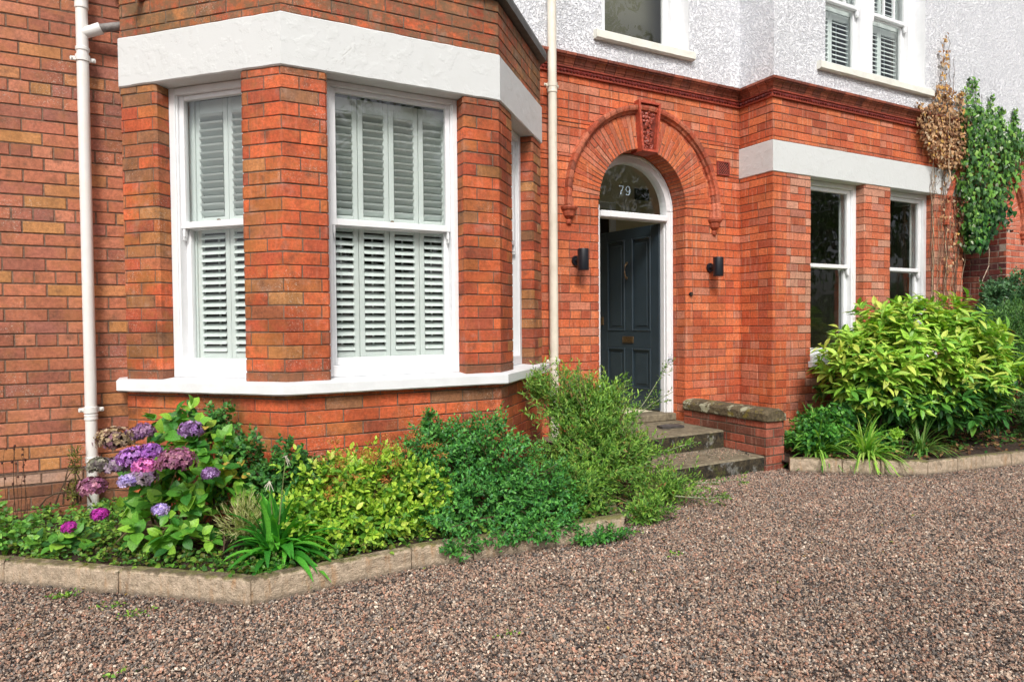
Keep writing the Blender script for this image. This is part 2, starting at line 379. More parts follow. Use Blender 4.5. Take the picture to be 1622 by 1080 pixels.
P_NBD = pal([(140, 66, 54), (124, 60, 54), (104, 58, 58), (144, 78, 64)], [3, 3, 2, 2])
P_LOW = pal([(166, 86, 64), (148, 78, 62), (134, 82, 66), (172, 98, 78)], [3, 3, 2, 2])

class Path:
    def __init__(s, pts):
        s.p = np.array(pts, float); d = np.diff(s.p, axis=0); s.l = np.linalg.norm(d, axis=1); s.d = d/s.l[:, None]
        s.s = np.concatenate([[0], np.cumsum(s.l)]); s.L = s.s[-1]
        s.n = np.stack([-s.d[:, 1], s.d[:, 0]], 1)     # inward
    def at(s, t, dep):
        for i in range(1, len(s.p)-1):
            if abs(t-s.s[i]) < 1e-6:
                a, b = s.n[i-1], s.n[i]; m = (a+b); m = m/(m@m)*2*0.5*2 if False else m*(1/(1+a@b))
                return s.p[i]+m*dep
        i = min(max(np.searchsorted(s.s, t)-1, 0), len(s.l)-1)
        return s.p[i]+s.d[i]*(t-s.s[i])+s.n[i]*dep
    def split(s, a, b): return [a]+[q for q in s.s[1:-1] if a+1e-4 < q < b-1e-4]+[b]

def brick(mb, P, sa, sb, za, zb, col, bev=0.0028, deep=0.03, front=0.0, mi=0):
    ts = P.split(sa, sb); rings = []
    j = rng.uniform(-0.0016, 0.0016, 4); ft = front+rng.uniform(-0.0018, 0.0014)
    za += j[0]; zb += j[1]
    for (dep, ins) in ((ft, bev), (ft+bev, 0.0), (deep, 0.0)):
        lo, hi = [], []
        for k, t in enumerate(ts):
            tt = t+(ins if k == 0 else (-ins if k == len(ts)-1 else 0))
            q = P.at(t if 0 < k < len(ts)-1 else tt, dep)
            lo.append((q[0], q[1], za+ins)); hi.append((q[0], q[1], zb-ins))
        rings.append((lo, hi))
    n = len(ts); V = [p for r_ in rings for h in r_ for p in h]
    I = lambda r_, h, k: r_*2*n+h*n+k
    F_ = []
    for k in range(n-1):
        F_.append((I(0, 0, k), I(0, 0, k+1), I(0, 1, k+1), I(0, 1, k)))
        for r_ in (0, 1):
            F_.append((I(r_, 1, k), I(r_, 1, k+1), I(r_+1, 1, k+1), I(r_+1, 1, k)))
            F_.append((I(r_+1, 0, k), I(r_+1, 0, k+1), I(r_, 0, k+1), I(r_, 0, k)))
    for r_ in (0, 1):
        F_.append((I(r_+1, 0, 0), I(r_, 0, 0), I(r_, 1, 0), I(r_+1, 1, 0)))
        F_.append((I(r_, 0, n-1), I(r_+1, 0, n-1), I(r_+1, 1, n-1), I(r_, 1, n-1)))
    mb.add(V, F_, col, mi)

def bond_lengths(kind, c):
    S_, H_ = 0.222, 0.111
    if kind == 'garden': return [H_, H_, H_] if c % 5 == 0 else [S_]
    if kind == 'flem': return [H_] if c % 4 == 1 else [S_]
    return [S_]
def bricks(mb, pts, z0, z1, palette, kind='st', cuts=None, phase=0.0, zo=0.0, gap=JT, course=CO, mdep=0.0045, proud=0.0):
    """lay courses along a plan polyline; cuts(zmid) -> forbidden s intervals"""
    P = Path(pts)
    k0 = math.floor((z0-zo)/course+1e-6)
    k = k0
    while zo+k*course < z1-0.012:
        za = max(zo+k*course, z0); zb = min(zo+(k+1)*course, z1)
        if zb-za < 0.02: k += 1; continue
        forb = cuts((za+zb)/2) if cuts else []
        iv = []; a = 0.0
        for (f0, f1) in sorted(forb):
            if f0 > a: iv.append((a, min(f0, P.L)))
            a = max(a, f1)
        if a < P.L: iv.append((a, P.L))
        L = bond_lengths(kind, k)
        rs = np.random.default_rng(1000+k*17+int(phase*991))
        for (a, b) in iv:
            if b-a < 0.02: continue
            # mortar
            ts = P.split(a, b)
            for q in range(len(ts)-1):
                A = P.at(ts[q], mdep+proud); B = P.at(ts[q+1], mdep+proud)
                mb.quad((A[0], A[1], za-0.001), (B[0], B[1], za-0.001), (B[0], B[1], zb+0.001), (A[0], A[1], zb+0.001), (1, 1, 1), 1)
            for e, dirn in ((a, 1), (b, -1)):      # returns of the mortar bed
                A = P.at(e+dirn*0.001, mdep+proud); B = P.at(e+dirn*0.001, 0.08+proud)
                mb.quad((A[0], A[1], za), (B[0], B[1], za), (B[0], B[1], zb), (A[0], A[1], zb), (1, 1, 1), 1)
            per = sum(L); s = -per+((phase+(0.111 if k % 2 else 0)+(0.055 if kind == 'garden' and k % 5 == 0 else 0)+rs.uniform(-0.006, 0.006)) % per)
            i = 0; seq = []
            while s < b:
                e = s+L[i % len(L)]
                if e > a: seq.append([max(s, a), min(e, b)])
                s = e; i += 1
            if len(seq) > 1 and seq[0][1]-seq[0][0] < 0.045: seq[1][0] = seq[0][0]; seq.pop(0)
            if len(seq) > 1 and seq[-1][1]-seq[-1][0] < 0.045: seq[-2][1] = seq[-1][1]; seq.pop()
            for (x0, x1) in seq:
                g0 = gap/2 if x0 > a+1e-6 else 0.001; g1 = gap/2 if x1 < b-1e-6 else 0.001
                g0 += rs.uniform(-0.001, 0.001)
                m = P.at((x0+x1)/2, 0)
                brick(mb, P, x0+g0, x1-g1, za+gap/2, zb-gap/2, palette(m[0], (za+zb)/2), front=proud)
        k += 1
    return P

def arch_ring(mb, cx, zc, r0, r1, y, n, palette, depth=0.19, keyhalf=None, th0=0, th1=math.pi, gap=0.007, split=True):
    """radial voussoirs; mortar sheet behind"""
    m = 64
    for i in range(m):
        a, b = th0+(th1-th0)*i/m, th0+(th1-th0)*(i+1)/m
        p = lambda r_, t, yy: (cx+r_*math.cos(t), yy, zc+r_*math.sin(t))
        mb.quad(p(r0+.002, a, y+.004), p(r1, a, y+.004), p(r1, b, y+.004), p(r0+.002, b, y+.004), (1, 1, 1), 1)
        mb.quad(p(r0+.003, a, y+.004), p(r0+.003, b, y+.004), p(r0+.003, b, y+depth), p(r0+.003, a, y+depth), (1, 1, 1), 1)
    for i in range(n):
        a, b = th0+(th1-th0)*i/n, th0+(th1-th0)*(i+1)/n
        cutr = [(r0, r1)]
        if split:
            c_ = r0+(r1-r0)*((0.36 if i % 4 == 1 else 0.66) if i % 2 else 1.0)
            cutr = [(r0, r1)] if i % 2 == 0 else [(r0, c_), (c_, r1)]
        for (q0, q1) in cutr:
            col = palette(0, 0); e = 0.0035; yf = y-rng.uniform(0, 0.002)
            q0_ = q0 if q0 == r0 else q0+gap/2; q1_ = q1 if q1 == r1 else q1-gap/2
            rings = []
            for (yy, ins) in ((yf, e), (yf+e, 0), (y+depth, 0)):
                ra, rb = q0_+ins, q1_-ins
                rings.append([(cx+r_*math.cos(t), yy, zc+r_*math.sin(t)) for (r_, t) in
                    ((ra, a+(gap/2+ins)/ra), (rb, a+(gap/2+ins)/rb), (rb, b-(gap/2+ins)/rb), (ra, b-(gap/2+ins)/ra))])
            V = [p for r_ in rings for p in r_]; F_ = [(3, 2, 1, 0)]
            for r_ in (0, 1):
                for k in range(4): F_.append((r_*4+k, r_*4+(k+1) % 4, (r_+1)*4+(k+1) % 4, (r_+1)*4+k))
            mb.add(V, F_, col)

def sweep(mb, pts, prof, blocks=0.112, gapw=0.003, col=None, mi=0, z=0.0):
    """profile (out, z) swept along a plan polyline in moulded blocks"""
    P = Path(pts); s = 0.0
    while s < P.L-1e-4:
        e = min(s+blocks, P.L); ts = P.split(s+gapw/2 if s > 0 else 0, e-gapw/2 if e < P.L else e)
        V = []; c = col() if col else (1, 1, 1)
        for t in ts:
            for (o, zz) in prof:
                q = P.at(t, -o); V.append((q[0], q[1], z+zz))
        n = len(prof)
        F_ = [(k*n+j, (k+1)*n+j, (k+1)*n+j+1, k*n+j+1) for k in range(len(ts)-1) for j in range(n-1)]
        F_ += [tuple(range(n)), tuple((len(ts)-1)*n+j for j in range(n-1, -1, -1))]
        mb.add(V, F_, c, mi); s = e

def offset_path(pts, off):
    P = Path(pts); return [tuple(P.at(s_, off)) for s_ in P.s]

# ------------------------------------------------------------------ plan of the house
YW = 5.066; YP = 4.64; YB = 4.026
BAND = [(-.193, YW), (-.193, 4.852), (.645, 4.014), (2.048, 4.014), (2.838, 4.804), (2.838, YW)]
BAY = offset_path(BAND, 0.012)
def on45L(x): return (x, 4.031-(x-.64)+.0)     # left canted face at a given X
LZ = BAY[2]; RZ = BAY[3]
def pl(x): return (x, LZ[1]-(x-LZ[0]))
def pr_(x): return (x, RZ[1]+(x-RZ[0]))
XA, XB = 3.60, 4.64
PX0, PX1 = 5.376, 8.68
ZB0, ZB1 = 2.777, 3.083
ZTOP = 5.6

house = thing('brick_house', (2.5, 5.0, 0), 'red brick house with a white banded bay window, arched doorway and white roughcast upper wall', 'house')
BR = lambda k: [M[k], M['mortar']]

# --- left flat wall
mb = MB(); bricks(mb, [(-3.2, YW), (-.18, YW)], 0.385, 4.6, P_OLD, 'garden', phase=0.03, gap=.009)
bricks(mb, [(-3.2, YW), (-.18, YW)], -.005, .307, pal([(136, 88, 66), (120, 80, 62), (108, 74, 58), (146, 96, 72)], [2, 2, 2, 1]), 'st', phase=0.03, gap=.008, proud=-.018)
bricks(mb, [(-3.2, YW), (-.18, YW)], .307, .385, pal([(196, 158, 138), (184, 136, 112), (170, 118, 96)], [2, 2, 1]), 'st', phase=0.09, gap=.009, proud=-.016)
mb.box(W0, -3.2, -.18, YW-.0175, YW+.02, .375, .3845, 0, (1, 1, 1), 1)
tag(mb.build('left_wall', [M['brick_old'], M['mortar_dark']], house), 'dull rubbed brick wall left of the bay with rows of header bricks')
# --- bay brickwork
mb = MB()
bricks(mb, BAY, -0.05, 0.885, P_BAY, 'st', phase=0.05)
b_ = .02
bricks(mb, [BAY[0], BAY[1], pl(.009-.012), (pl(.009)[0]+.008, pl(.009)[1]+.008), (pl(.009)[0]+.075, pl(.009)[1]+.075)], .955, ZB0, P_BAY, 'st')
q = pl(.446)
bricks(mb, [(q[0]+.075, q[1]+.075), (q[0]+.008, q[1]+.008), pl(.458), BAY[2], (.894, YB), (.906, YB+.012), (.906, YB+.11)], .955, ZB0, P_BAY, 'st', phase=.04)
q = pr_(2.257)
bricks(mb, [(1.783, YB+.11), (1.783, YB+.012), (1.795, YB), BAY[3], pr_(2.247), (q[0]-.008, q[1]+.008), (q[0]-.075, q[1]+.075)], .955, ZB0, P_BAY, 'st', phase=.09)
q = pr_(2.648)
bricks(mb, [(q[0]-.075, q[1]+.075), (q[0]-.008, q[1]+.008), pr_(2.66), BAY[4], BAY[5]], .955, ZB0, P_BAY, 'st', phase=.02)
bricks(mb, BAY, ZB1, 3.46, P_BAY, 'st', phase=.12, zo=.009)
tag(mb.build('bay_wall', BR('brick_bay'), house), 'weathered ochre and red brickwork of the canted bay')
# --- door wall + projecting bay on the right, below the arch springing
ZS = 2.42
b = 0.022
FR = [(XB, YW+.20), (XB, YW+b), (XB+.006, YW+.008), (XB+b, YW), (PX0, YW), (PX0, YP)]
OP1 = (5.94, 6.80); OP2 = (7.257, 8.10); ZWS = .90
mb = MB()
FL = [(2.80, YW), (XA-b, YW), (XA-.006, YW+.008), (XA, YW+b), (XA, YW+.20)]
bricks(mb, FL, 0, ZS, P_RED, 'flem', phase=.03)
def w_cut(x0, cx, zc, rad):
    def f(z):
        if z >= zc+rad: return []
        h = rad if z < zc else math.sqrt(max(rad*rad-(z-zc)**2, 0)); return [(cx-h-x0, cx+h-x0)]
    return f
bricks(mb, [(2.80, YW), (PX0, YW), (PX0, YP), (PX0+.2, YP)], ZS, ZB0, P_RED, 'flem', cuts=w_cut(2.80, 4.12, ZS, .66), phase=.03)
bricks(mb, [(2.80, YW), (PX0, YW)], ZB0, ZB1, P_RED, 'flem', cuts=w_cut(2.80, 4.12, ZS, .66), phase=.03)
bricks(mb, [(2.80, YW), (PX0, YW), (PX0, YP), (PX1, YP), (PX1, YW+.5)], ZB1, 3.505, P_RED, 'flem', cuts=w_cut(2.80, 4.12, ZS, .66), phase=.03)
bricks(mb, [(XB, YW+.20), (XB, YW+b), (XB+.006, YW+.008), (XB+b, YW), (PX0, YW), (PX0, YP), (PX0+.2, YP)], 0, ZS, P_RED, 'flem', phase=.06)
tag(mb.build('door_wall', [M['brick_red'], M['mortar_dark']], house), 'smooth orange red brickwork around the arched doorway')
mb = MB()
bricks(mb, [(PX0+.2, YP), (PX1, YP), (PX1, YW+.5)], 0, .80, P_PROJ, 'flem', phase=.06)
bricks(mb, [(PX0+.2, YP), (OP1[0]-.01, YP), (OP1[0], YP+.01), (OP1[0], YP+.12)], .80, ZB0, P_PROJ, 'flem', phase=.06)
bricks(mb, [(OP1[1], YP+.12), (OP1[1], YP+.01), (OP1[1]+.01, YP), (OP2[0]-.01, YP), (OP2[0], YP+.01), (OP2[0], YP+.12)], .80, ZB0, P_PROJ, 'flem', phase=.02)
bricks(mb, [(OP2[1], YP+.12), (OP2[1], YP+.01), (OP2[1]+.01, YP), (PX1, YP), (PX1, YW+.5)], .80, ZB0, P_PROJ, 'flem', phase=.08)
tag(mb.build('projecting_wall', [M['brick_red'], M['mortar_dark']], house), 'paler streaked brickwork around the pair of right hand windows')
# --- arch over the door
mb = MB(); arch_ring(mb, 4.12, ZS, .52, .83, YW-.003, 46, P_RED, depth=.2)
mb.build('door_arch', [M['brick_red'], M['mortar_dark']], house)
def hood(mb, cx, zc, r0, y, z_low, col):
    prof = [(0.0, 0.0), (0.0, .022), (.02, .03), (.028, .045), (.05, .055), (.056, .075), (.056, .098), (0.0, .10)]   # (out, radial)
    n = 36
    def seg(A, B):
        V = []
        for f in (A, B):
            for (o, q) in prof: V.append(f(o, q))
        k = len(prof); F_ = [(j, j+1, k+j+1, k+j) for j in range(k-1)]+[tuple(range(k-1, -1, -1)), tuple(range(k, 2*k))]
        mb.add(V, F_, col())
    for i in range(n):
        a, b_ = math.pi*i/n+.002, math.pi*(i+1)/n-.002
        seg(lambda o, q: (cx+(r0+q)*math.cos(a), y-o, zc+(r0+q)*math.sin(a)), lambda o, q: (cx+(r0+q)*math.cos(b_), y-o, zc+(r0+q)*math.sin(b_)))
    for sgn in (-1, 1):
        z = zc
        while z > z_low+.01:
            e = max(z-.078, z_low)
            seg(lambda o, q, s_=sgn, z_=z: (cx+s_*(r0+q), y-o, z_-.002), lambda o, q, s_=sgn, z_=e: (cx+s_*(r0+q), y-o, z_+.002)); z = e
tc = lambda: lin(*random.choice([(186, 96, 68), (172, 84, 60), (196, 114, 86), (158, 88, 66), (180, 104, 78)]))*random.uniform(.85, 1.1)
mb = MB(); hood(mb, 4.138, ZS, .82, YW, 2.33, tc); mb.build('hood_mould', M['terracotta'], house)
CORB = [(.014, -.16), (.026, -.15), (.032, -.125), (.018, -.112), (.026, -.10), (.052, -.082), (.06, -.055), (.062, -.045), (.064, -.035), (.076, -.028), (.084, -.01), (.084, 0)]
for cx in (3.262, 5.014):
    mb = MB(); mb.lathe((cx, YW, 2.33), CORB, 14, lin(168, 86, 62))
    mb.build('corbel', M['terracotta'], house)
# keystone
mb = MB()
kc, kz0, kz1 = 4.138, 2.905, 3.375
kh = lambda z: .092+(.135-.092)*(z-kz0)/(kz1-kz0)
def kbar(p0, p1, p2, p3, d0, d1, col):
    mb.add([(x, YW-d1, z) for x, z in (p0, p1, p2, p3)]+[(x, YW+.1, z) for x, z in (p0, p1, p2, p3)], [(0, 1, 2, 3), (4, 5, 1, 0), (5, 6, 2, 1), (6, 7, 3, 2), (7, 4, 0, 3)], col)
kcol = lin(176, 78, 56); bw = .022
kbar((kc-kh(kz0), kz0), (kc-kh(kz0)+bw, kz0), (kc-kh(kz1)+bw, kz1), (kc-kh(kz1), kz1), 0, .07, kcol)
kbar((kc+kh(kz0)-bw, kz0), (kc+kh(kz0), kz0), (kc+kh(kz1), kz1), (kc+kh(kz1)-bw, kz1), 0, .07, kcol)
kbar((kc-kh(kz0)+bw, kz0), (kc+kh(kz0)-bw, kz0), (kc+kh(kz0)-bw, kz0+bw), (kc-kh(kz0)+bw, kz0+bw), 0, .0695, kcol*1.1)
kbar((kc-kh(kz1)+bw, kz1-bw), (kc+kh(kz1)-bw, kz1-bw), (kc+kh(kz1)-bw, kz1), (kc-kh(kz1)+bw, kz1), 0, .0695, kcol)
kbar((kc-kh(kz0)+bw, kz0+bw), (kc+kh(kz0)-bw, kz0+bw), (kc+kh(kz1)-bw, kz1-bw), (kc-kh(kz1)+bw, kz1-bw), 0, .03, lin(110, 46, 34))
ks = mb.build('keystone', M['terracotta'], house)
mb = MB(); rs = random.Random(3)
def petalring(cx, cz, rad, n, sz, y):
    for k in range(n):
        t = 2*math.pi*k/n+rs.random()
        mb.blob((cx+rad*math.cos(t), y, cz+rad*math.sin(t)), sz, (1, .7, 1), lin(150, 66, 48)*rs.uniform(.8, 1.15), 0, rs.random(), .3)
for (dx, z, rad, n, sz) in ((0, 3.30, .022, 6, .012), (0, 3.30, 0, 1, .014), (0, 3.215, .05, 9, .016), (0, 3.215, .022, 6, .016), (0, 3.13, .03, 6, .017), (-.02, 3.06, .035, 7, .014), (.02, 3.05, .03, 7, .013), (0, 3.01, .03, 8, .014), (0, 3.01, 0, 1, .018), (-.035, 2.955, .012, 5, .01), (.035, 2.955, .012, 5, .01)):
    petalring(kc+dx, z, rad, n, sz, YW-.038)
for k in range(60):
    z = rs.uniform(2.945, 3.33); x = kc+rs.uniform(-1, 1)*(kh(z)-.035)
    mb.blob((x, YW-.032, z), rs.uniform(.006, .012), (1.3, .7, 1.3), lin(140, 60, 44)*rs.uniform(.8, 1.15), 0, k, .3)
mb.build('carved_foliage', M['terracotta'], ks, True)
# cornice
CP = [(2.86, YW), (PX0, YW), (PX0, YP), (PX1, YP), (PX1, YW+.3)]
mb = MB()
cc = lambda: lin(*random.choice([(140, 74, 54), (122, 64, 48), (152, 84, 62), (128, 72, 58)]))*random.uniform(.8, 1.15)
sweep(mb, CP, [(0, 3.572), (.03, 3.572), (.034, 3.586), (.04, 3.59), (.046, 3.606), (.058, 3.622), (.073, 3.632), (.075, 3.642), (.088, 3.645), (.09, 3.668), (0, 3.672)], .112, .006, cc)
cb2 = lambda: lin(*random.choice([(158, 72, 54), (146, 66, 50)]))*random.uniform(.9, 1.1)
sweep(mb, CP, [(0, 3.497), (.022, 3.497), (.024, 3.508), (.012, 3.512), (.012, 3.552), (.026, 3.556), (.028, 3.571), (0, 3.571)], .222, .003, cb2)
cor = mb.build('cornice', M['terracotta'], house)
mb = MB(); P = Path(CP[:4]); s_ = .03
while s_ < P.L:
    q = P.at(s_, -.014); mb.blob((q[0], q[1], 3.532), .017, (1, 1, 1), lin(112, 38, 32)*random.uniform(.8, 1.1), 0, s_, .1); 
    q = P.at(s_+.018, -.012); mb.blob((q[0], q[1], 3.537), .008, (1, 1, 1.6), lin(120, 42, 32), 0, s_, .1); s_ += .036
mb.build('egg_moulding', M['terracotta'], cor, True)
# vent
mb = MB(); F = frame((5.055, YW), (1, 0))
mb.box(F, 0, .17, -.014, .02, 2.79, 2.80, .001, lin(150, 64, 52)); mb.box(F, 0, .17, -.014, .02, 2.92, 2.93, .001, lin(150, 64, 52))
mb.box(F, 0, .01, -.0135, .02, 2.80, 2.92, 0, lin(150, 64, 52)); mb.box(F, .16, .17, -.0135, .02, 2.80, 2.92, 0, lin(130, 52, 44))
mb.box(F, .01, .16, -.004, .02, 2.80, 2.92, 0, lin(14, 8, 8))
for i in range(-5, 7):
    for sg in (1, -1):
        x0 = .01+i*.03; pts = []
        for (xa, za) in ((x0, 2.80), (x0+sg*.12, 2.92)): pts.append((xa, za))
        (xa, za), (xb, zb) = pts
        # clip to the frame
        lo, hi = 0.0, 1.0
        if xb != xa:
            t0, t1 = (.01-xa)/(xb-xa), (.16-xa)/(xb-xa); lo, hi = max(lo, min(t0, t1)), min(hi, max(t0, t1))
        if hi-lo < .05: continue
        A = (xa+(xb-xa)*lo, za+.12*lo); B = (xa+(xb-xa)*hi, za+.12*hi); o = .004
        yy = -.011 if sg > 0 else -.009
        mb.add([F(A[0]-.0028, yy, A[1]), F(A[0]+o, yy, A[1]), F(B[0]+o, yy, B[1]), F(B[0]-o, yy, B[1])], [(0, 1, 2, 3)], lin(160, 74, 60))
mb.build('air_vent', M['terracotta'], house)

# --- white bands, sills
def slab(pts, z0, z1, inner, bev=.006, top_slope=0.0, bot=0.0):
    mb = MB(); P = Path(pts); ts = P.split(0, P.L)
    # subdivide for lumpy edges
    full = []
    for a_, b_2 in zip(ts[:-1], ts[1:]):
        n = max(int((b_2-a_)/.06), 1); full += [a_+(b_2-a_)*k/n for k in range(n)]
    full.append(ts[-1]); rs = np.random.default_rng(int(z0*1000))
    prof = [(inner, z0), (bev, z0), (0, z0+bev), (0, z1-bev), (bev, z1), (inner, z1+top_slope)]
    V = []
    for t in full:
        w1, w2 = rs.uniform(-1, 1, 2)*bot
        for k, (d_, z) in enumerate(prof):
            q = P.at(t, d_); V.append((q[0], q[1], z+(w1 if k in (1, 2) else (w2 if k in (3, 4) else 0))))
    n = len(prof)
    F_ = [(k*n+j, (k+1)*n+j, (k+1)*n+(j+1) % n, k*n+(j+1) % n) for k in range(len(full)-1) for j in range(n)]
    F_ += [tuple(range(n)), tuple((len(full)-1)*n+j for j in range(n-1, -1, -1))]
    mb.add(V, F_); return mb
tag(slab(BAND, ZB0, ZB1, .30, .008, 0, .0018).build('lintel_band', M['band'], house), 'lumpy white painted band around the top of the bay')
slab([(PX0-.008, YW+.0), (PX0-.008, YP-.010), (PX1+.01, YP-.010), (PX1+.01, YW+.3)], ZB0-.005, ZB1-.003, .22, .006, 0, .001).build('lintel_band', M['band'], house)
SP = offset_path(BAND, -.048)
SP[0] = (SP[0][0], YW); SP[-1] = (SP[-1][0], YW)
slab(SP, .884, .956, .22, .008, .014, .001).build('bay_sill', M['sill'], house)
for (x0, x1) in (OP1, OP2):
    F = frame((x0-.04, YP), (1, 0)); mb = MB(); L_ = x1-x0+.08
    mb.box(F, 0, L_, -.055, .03, .815, .878, .006); mb.box(F, .03, L_-.03, -.03, .10, .878, .93, .005)
    mb.build('window_sill', M['sill'], house)

# --- windows
def sash_window(o, u, width, z0, z1, zr, box=.055, st=.05, shut=None, upper_bars=False, room=None, label=None, glassy=True, bottom=.07, hang=True):
    F = frame(o, u); win = None
    mb = MB()
    mb.box(F, 0, box, 0, .13, z0, z1, .004); mb.box(F, width-box, width, 0, .13, z0, z1, .004)
    mb.box(F, box, width-box, .001, .13, z1-box*1.0, z1-.002, .003); mb.box(F, box, width-box, -.0, .14, z0, z0+bottom, .004)
    mb.box(F, box, box+.012, .012, .10, z0+bottom, z1-box, 0); mb.box(F, width-box-.012, width-box, .012, .10, z0+bottom, z1-box, 0)
    win = mb.build('sash_window', M['white'], house)
    if label: win['label'] = label
    a0, a1 = box+.012, width-box-.012
    # upper sash (outer)
    mb = MB(); d0, d1 = .025, .06
    mb.box(F, a0, a0+st, d0, d1, zr, z1-box, .003); mb.box(F, a1-st, a1, d0, d1, zr, z1-box, .003)
    mb.box(F, a0+st, a1-st, d0+.001, d1, z1-box-st*.9, z1-box, .003); mb.box(F, a0+st-.001, a1-st+.001, d0-.004, d1, zr, zr+.04, .003)
    if upper_bars:
        for t in (1/3, 2/3):
            xx = a0+st+(a1-a0-2*st)*t; mb.box(F, xx-.009, xx+.009, d0+.002, d1-.002, zr+.04, z1-box-st*.9, .002)
    for aa in (a0, a1-st):        # horns
        mb.box(F, aa+.008, aa+st-.008, d0-.003, d1-.004, zr-.055, zr+.0, .006); mb.box(F, aa+.012, aa+st-.012, d0-.006, d1-.006, zr-.075, zr-.05, .008)
    mb.build('upper_sash', M['white'], win)
    mb = MB(); d2, d3 = .064, .10
    mb.box(F, a0, a0+st, d2, d3, z0+bottom, zr+.03, .003); mb.box(F, a1-st, a1, d2, d3, z0+bottom, zr+.03, .003)
    mb.box(F, a0+st, a1-st, d2+.001, d3, z0+bottom, z0+bottom+.045, .003); mb.box(F, a0+st, a1-st, d2+.001, d3, zr-.006, zr+.03, .003)
    mb.build('lower_sash', M['white'], win)
    mb = MB(); mb.quad(F(a0+.03, .045, zr+.02), F(a1-.03, .045, zr+.02), F(a1-.03, .045, z1-box-.02), F(a0+.03, .045, z1-box-.02)); mb.build('pane', M['glass'], win)
    mb = MB(); mb.quad(F(a0+.03, .084, z0+bottom+.02), F(a1-.03, .084, z0+bottom+.02), F(a1-.03, .084, zr+.01), F(a0+.03, .084, zr+.01)); mb.build('pane', M['glass'], win)
    mb = MB(); mb.box(F, width/2-.02, width/2+.02, d2-.005, d2+.02, zr+.03, zr+.042, .003); mb.box(F, width/2-.008, width/2+.012, d2-.008, d2+.01, zr+.042, zr+.056, .003)
    mb.build('sash_catch', M['brass'], win)
    if shut:
        npan, ds, tiers = shut['n'], shut['d'], shut['tiers']
        A0, A1 = shut.get('a0', box*0.6), shut.get('a1', width-box*0.6); pw = (A1-A0)/npan
        for k in range(npan):
            x0, x1 = A0+k*pw+.0015, A0+(k+1)*pw-.0015
            for ti, (t0, t1, tr, br) in enumerate(tiers):
                tilt = R(shut['tilt'][ti])
                mb = MB(); sw = .034
                mb.box(F, x0, x0+sw, ds, ds+.028, t0, t1, .003); mb.box(F, x1-sw, x1, ds, ds+.028, t0, t1, .003)
                mb.box(F, x0+sw, x1-sw, ds+.001, ds+.027, t1-tr, t1, .002); mb.box(F, x0+sw, x1-sw, ds+.001, ds+.027, t0, t0+br, .002)
                nl = max(int(round((t1-tr-t0-br)/.0475)), 1); pt = (t1-tr-t0-br)/nl
                for j in range(nl):
                    zc = t0+br+pt*(j+.5); hw = .031; tl = tilt+random.uniform(-.03, .03); th = .0045
                    dc = ds+.014; c_, s__ = math.cos(tl), math.sin(tl)
                    Q = []
                    for (pd, pz) in ((-hw, 0), (-hw*.6, th), (hw*.6, th), (hw, 0), (hw*.6, -th), (-hw*.6, -th)):
                        Q.append((dc+pd*c_+pz*s__, zc-pd*s__+pz*c_))
                    V = [F(xx, d_, z_) for xx in (x0+sw-.002, x1-sw+.002) for (d_, z_) in Q]
                    F_ = [(j2, (j2+1) % 6, 6+(j2+1) % 6, 6+j2) for j2 in range(6)]
                    mb.add(V, F_)
                mb.box(F, (x0+x1)/2-.005, (x0+x1)/2+.005, ds+.045, ds+.054, t0+br+.02, t1-tr-.02, 0)
                mb.build('shutter_panel', M['shutter'], win)
        mb = MB()
        for (xa, xb) in ((0, A0), (A1, width)): mb.box(F, xa, xb, ds-.01, ds+.05, z0+.05, z1, .003)
        mb.build('shutter_frame', M['shutter'], win)
    return win, F

ZF0 = .968; ZR = 1.902
tiers = [(1.935, 2.72, .085, .045), (1.03, 1.93, .05, .09)]
s2 = 1/math.sqrt(2)
sash_window((.906, YB+.10), (1, 0), .877, ZF0, ZB0+.0, ZR, box=.034, st=.030, shut=dict(n=4, d=.114, tilt=(36, -36), tiers=tiers, a0=.03, a1=.845), label='wide front sash window of the bay with four louvred shutters')
oL = np.array(pl(.009))+np.array([.0707, .0707])
wl = (.446-.009)*math.sqrt(2)
sash_window(tuple(oL), (1, -1), wl, ZF0, ZB0, ZR, box=.046, st=.034, shut=dict(n=2, d=.114, tilt=(36, -36), tiers=tiers, a0=.10, a1=wl-.02), label='narrow left sash window of the bay with louvred shutters')
oR = np.array(pr_(2.257))+np.array([-.0707, .0707]); wr = (2.648-2.257)*math.sqrt(2)
sash_window(tuple(oR), (1, 1), wr, ZF0, ZB0, ZR, shut=dict(n=2, d=.114, tilt=(36, -36), tiers=tiers, a0=.04, a1=wr-.04), label='right hand sash window of the bay seen edge on')
for (x0, x1), lb in ((OP1, 'ground floor sash window nearest the doorway'), (OP2, 'ground floor sash window behind the top of the laurel')):
    win, F = sash_window((x0, YP+.10), (1, 0), x1-x0, .93, ZB0-.005, 1.862, bottom=.03, label=lb)
    mb = MB(); L_ = x1-x0
    mb.box(F, L_+.02, L_+.10, .20, .24, .9, 1.82, .004)
    mb.build('window_lining', M['wood'], win)
    mb = MB(); mb.box(F, L_-.09, L_+.02, .131, .15, 1.0, 2.7, .004); mb.build('window_reveal', M['shutter'], win)
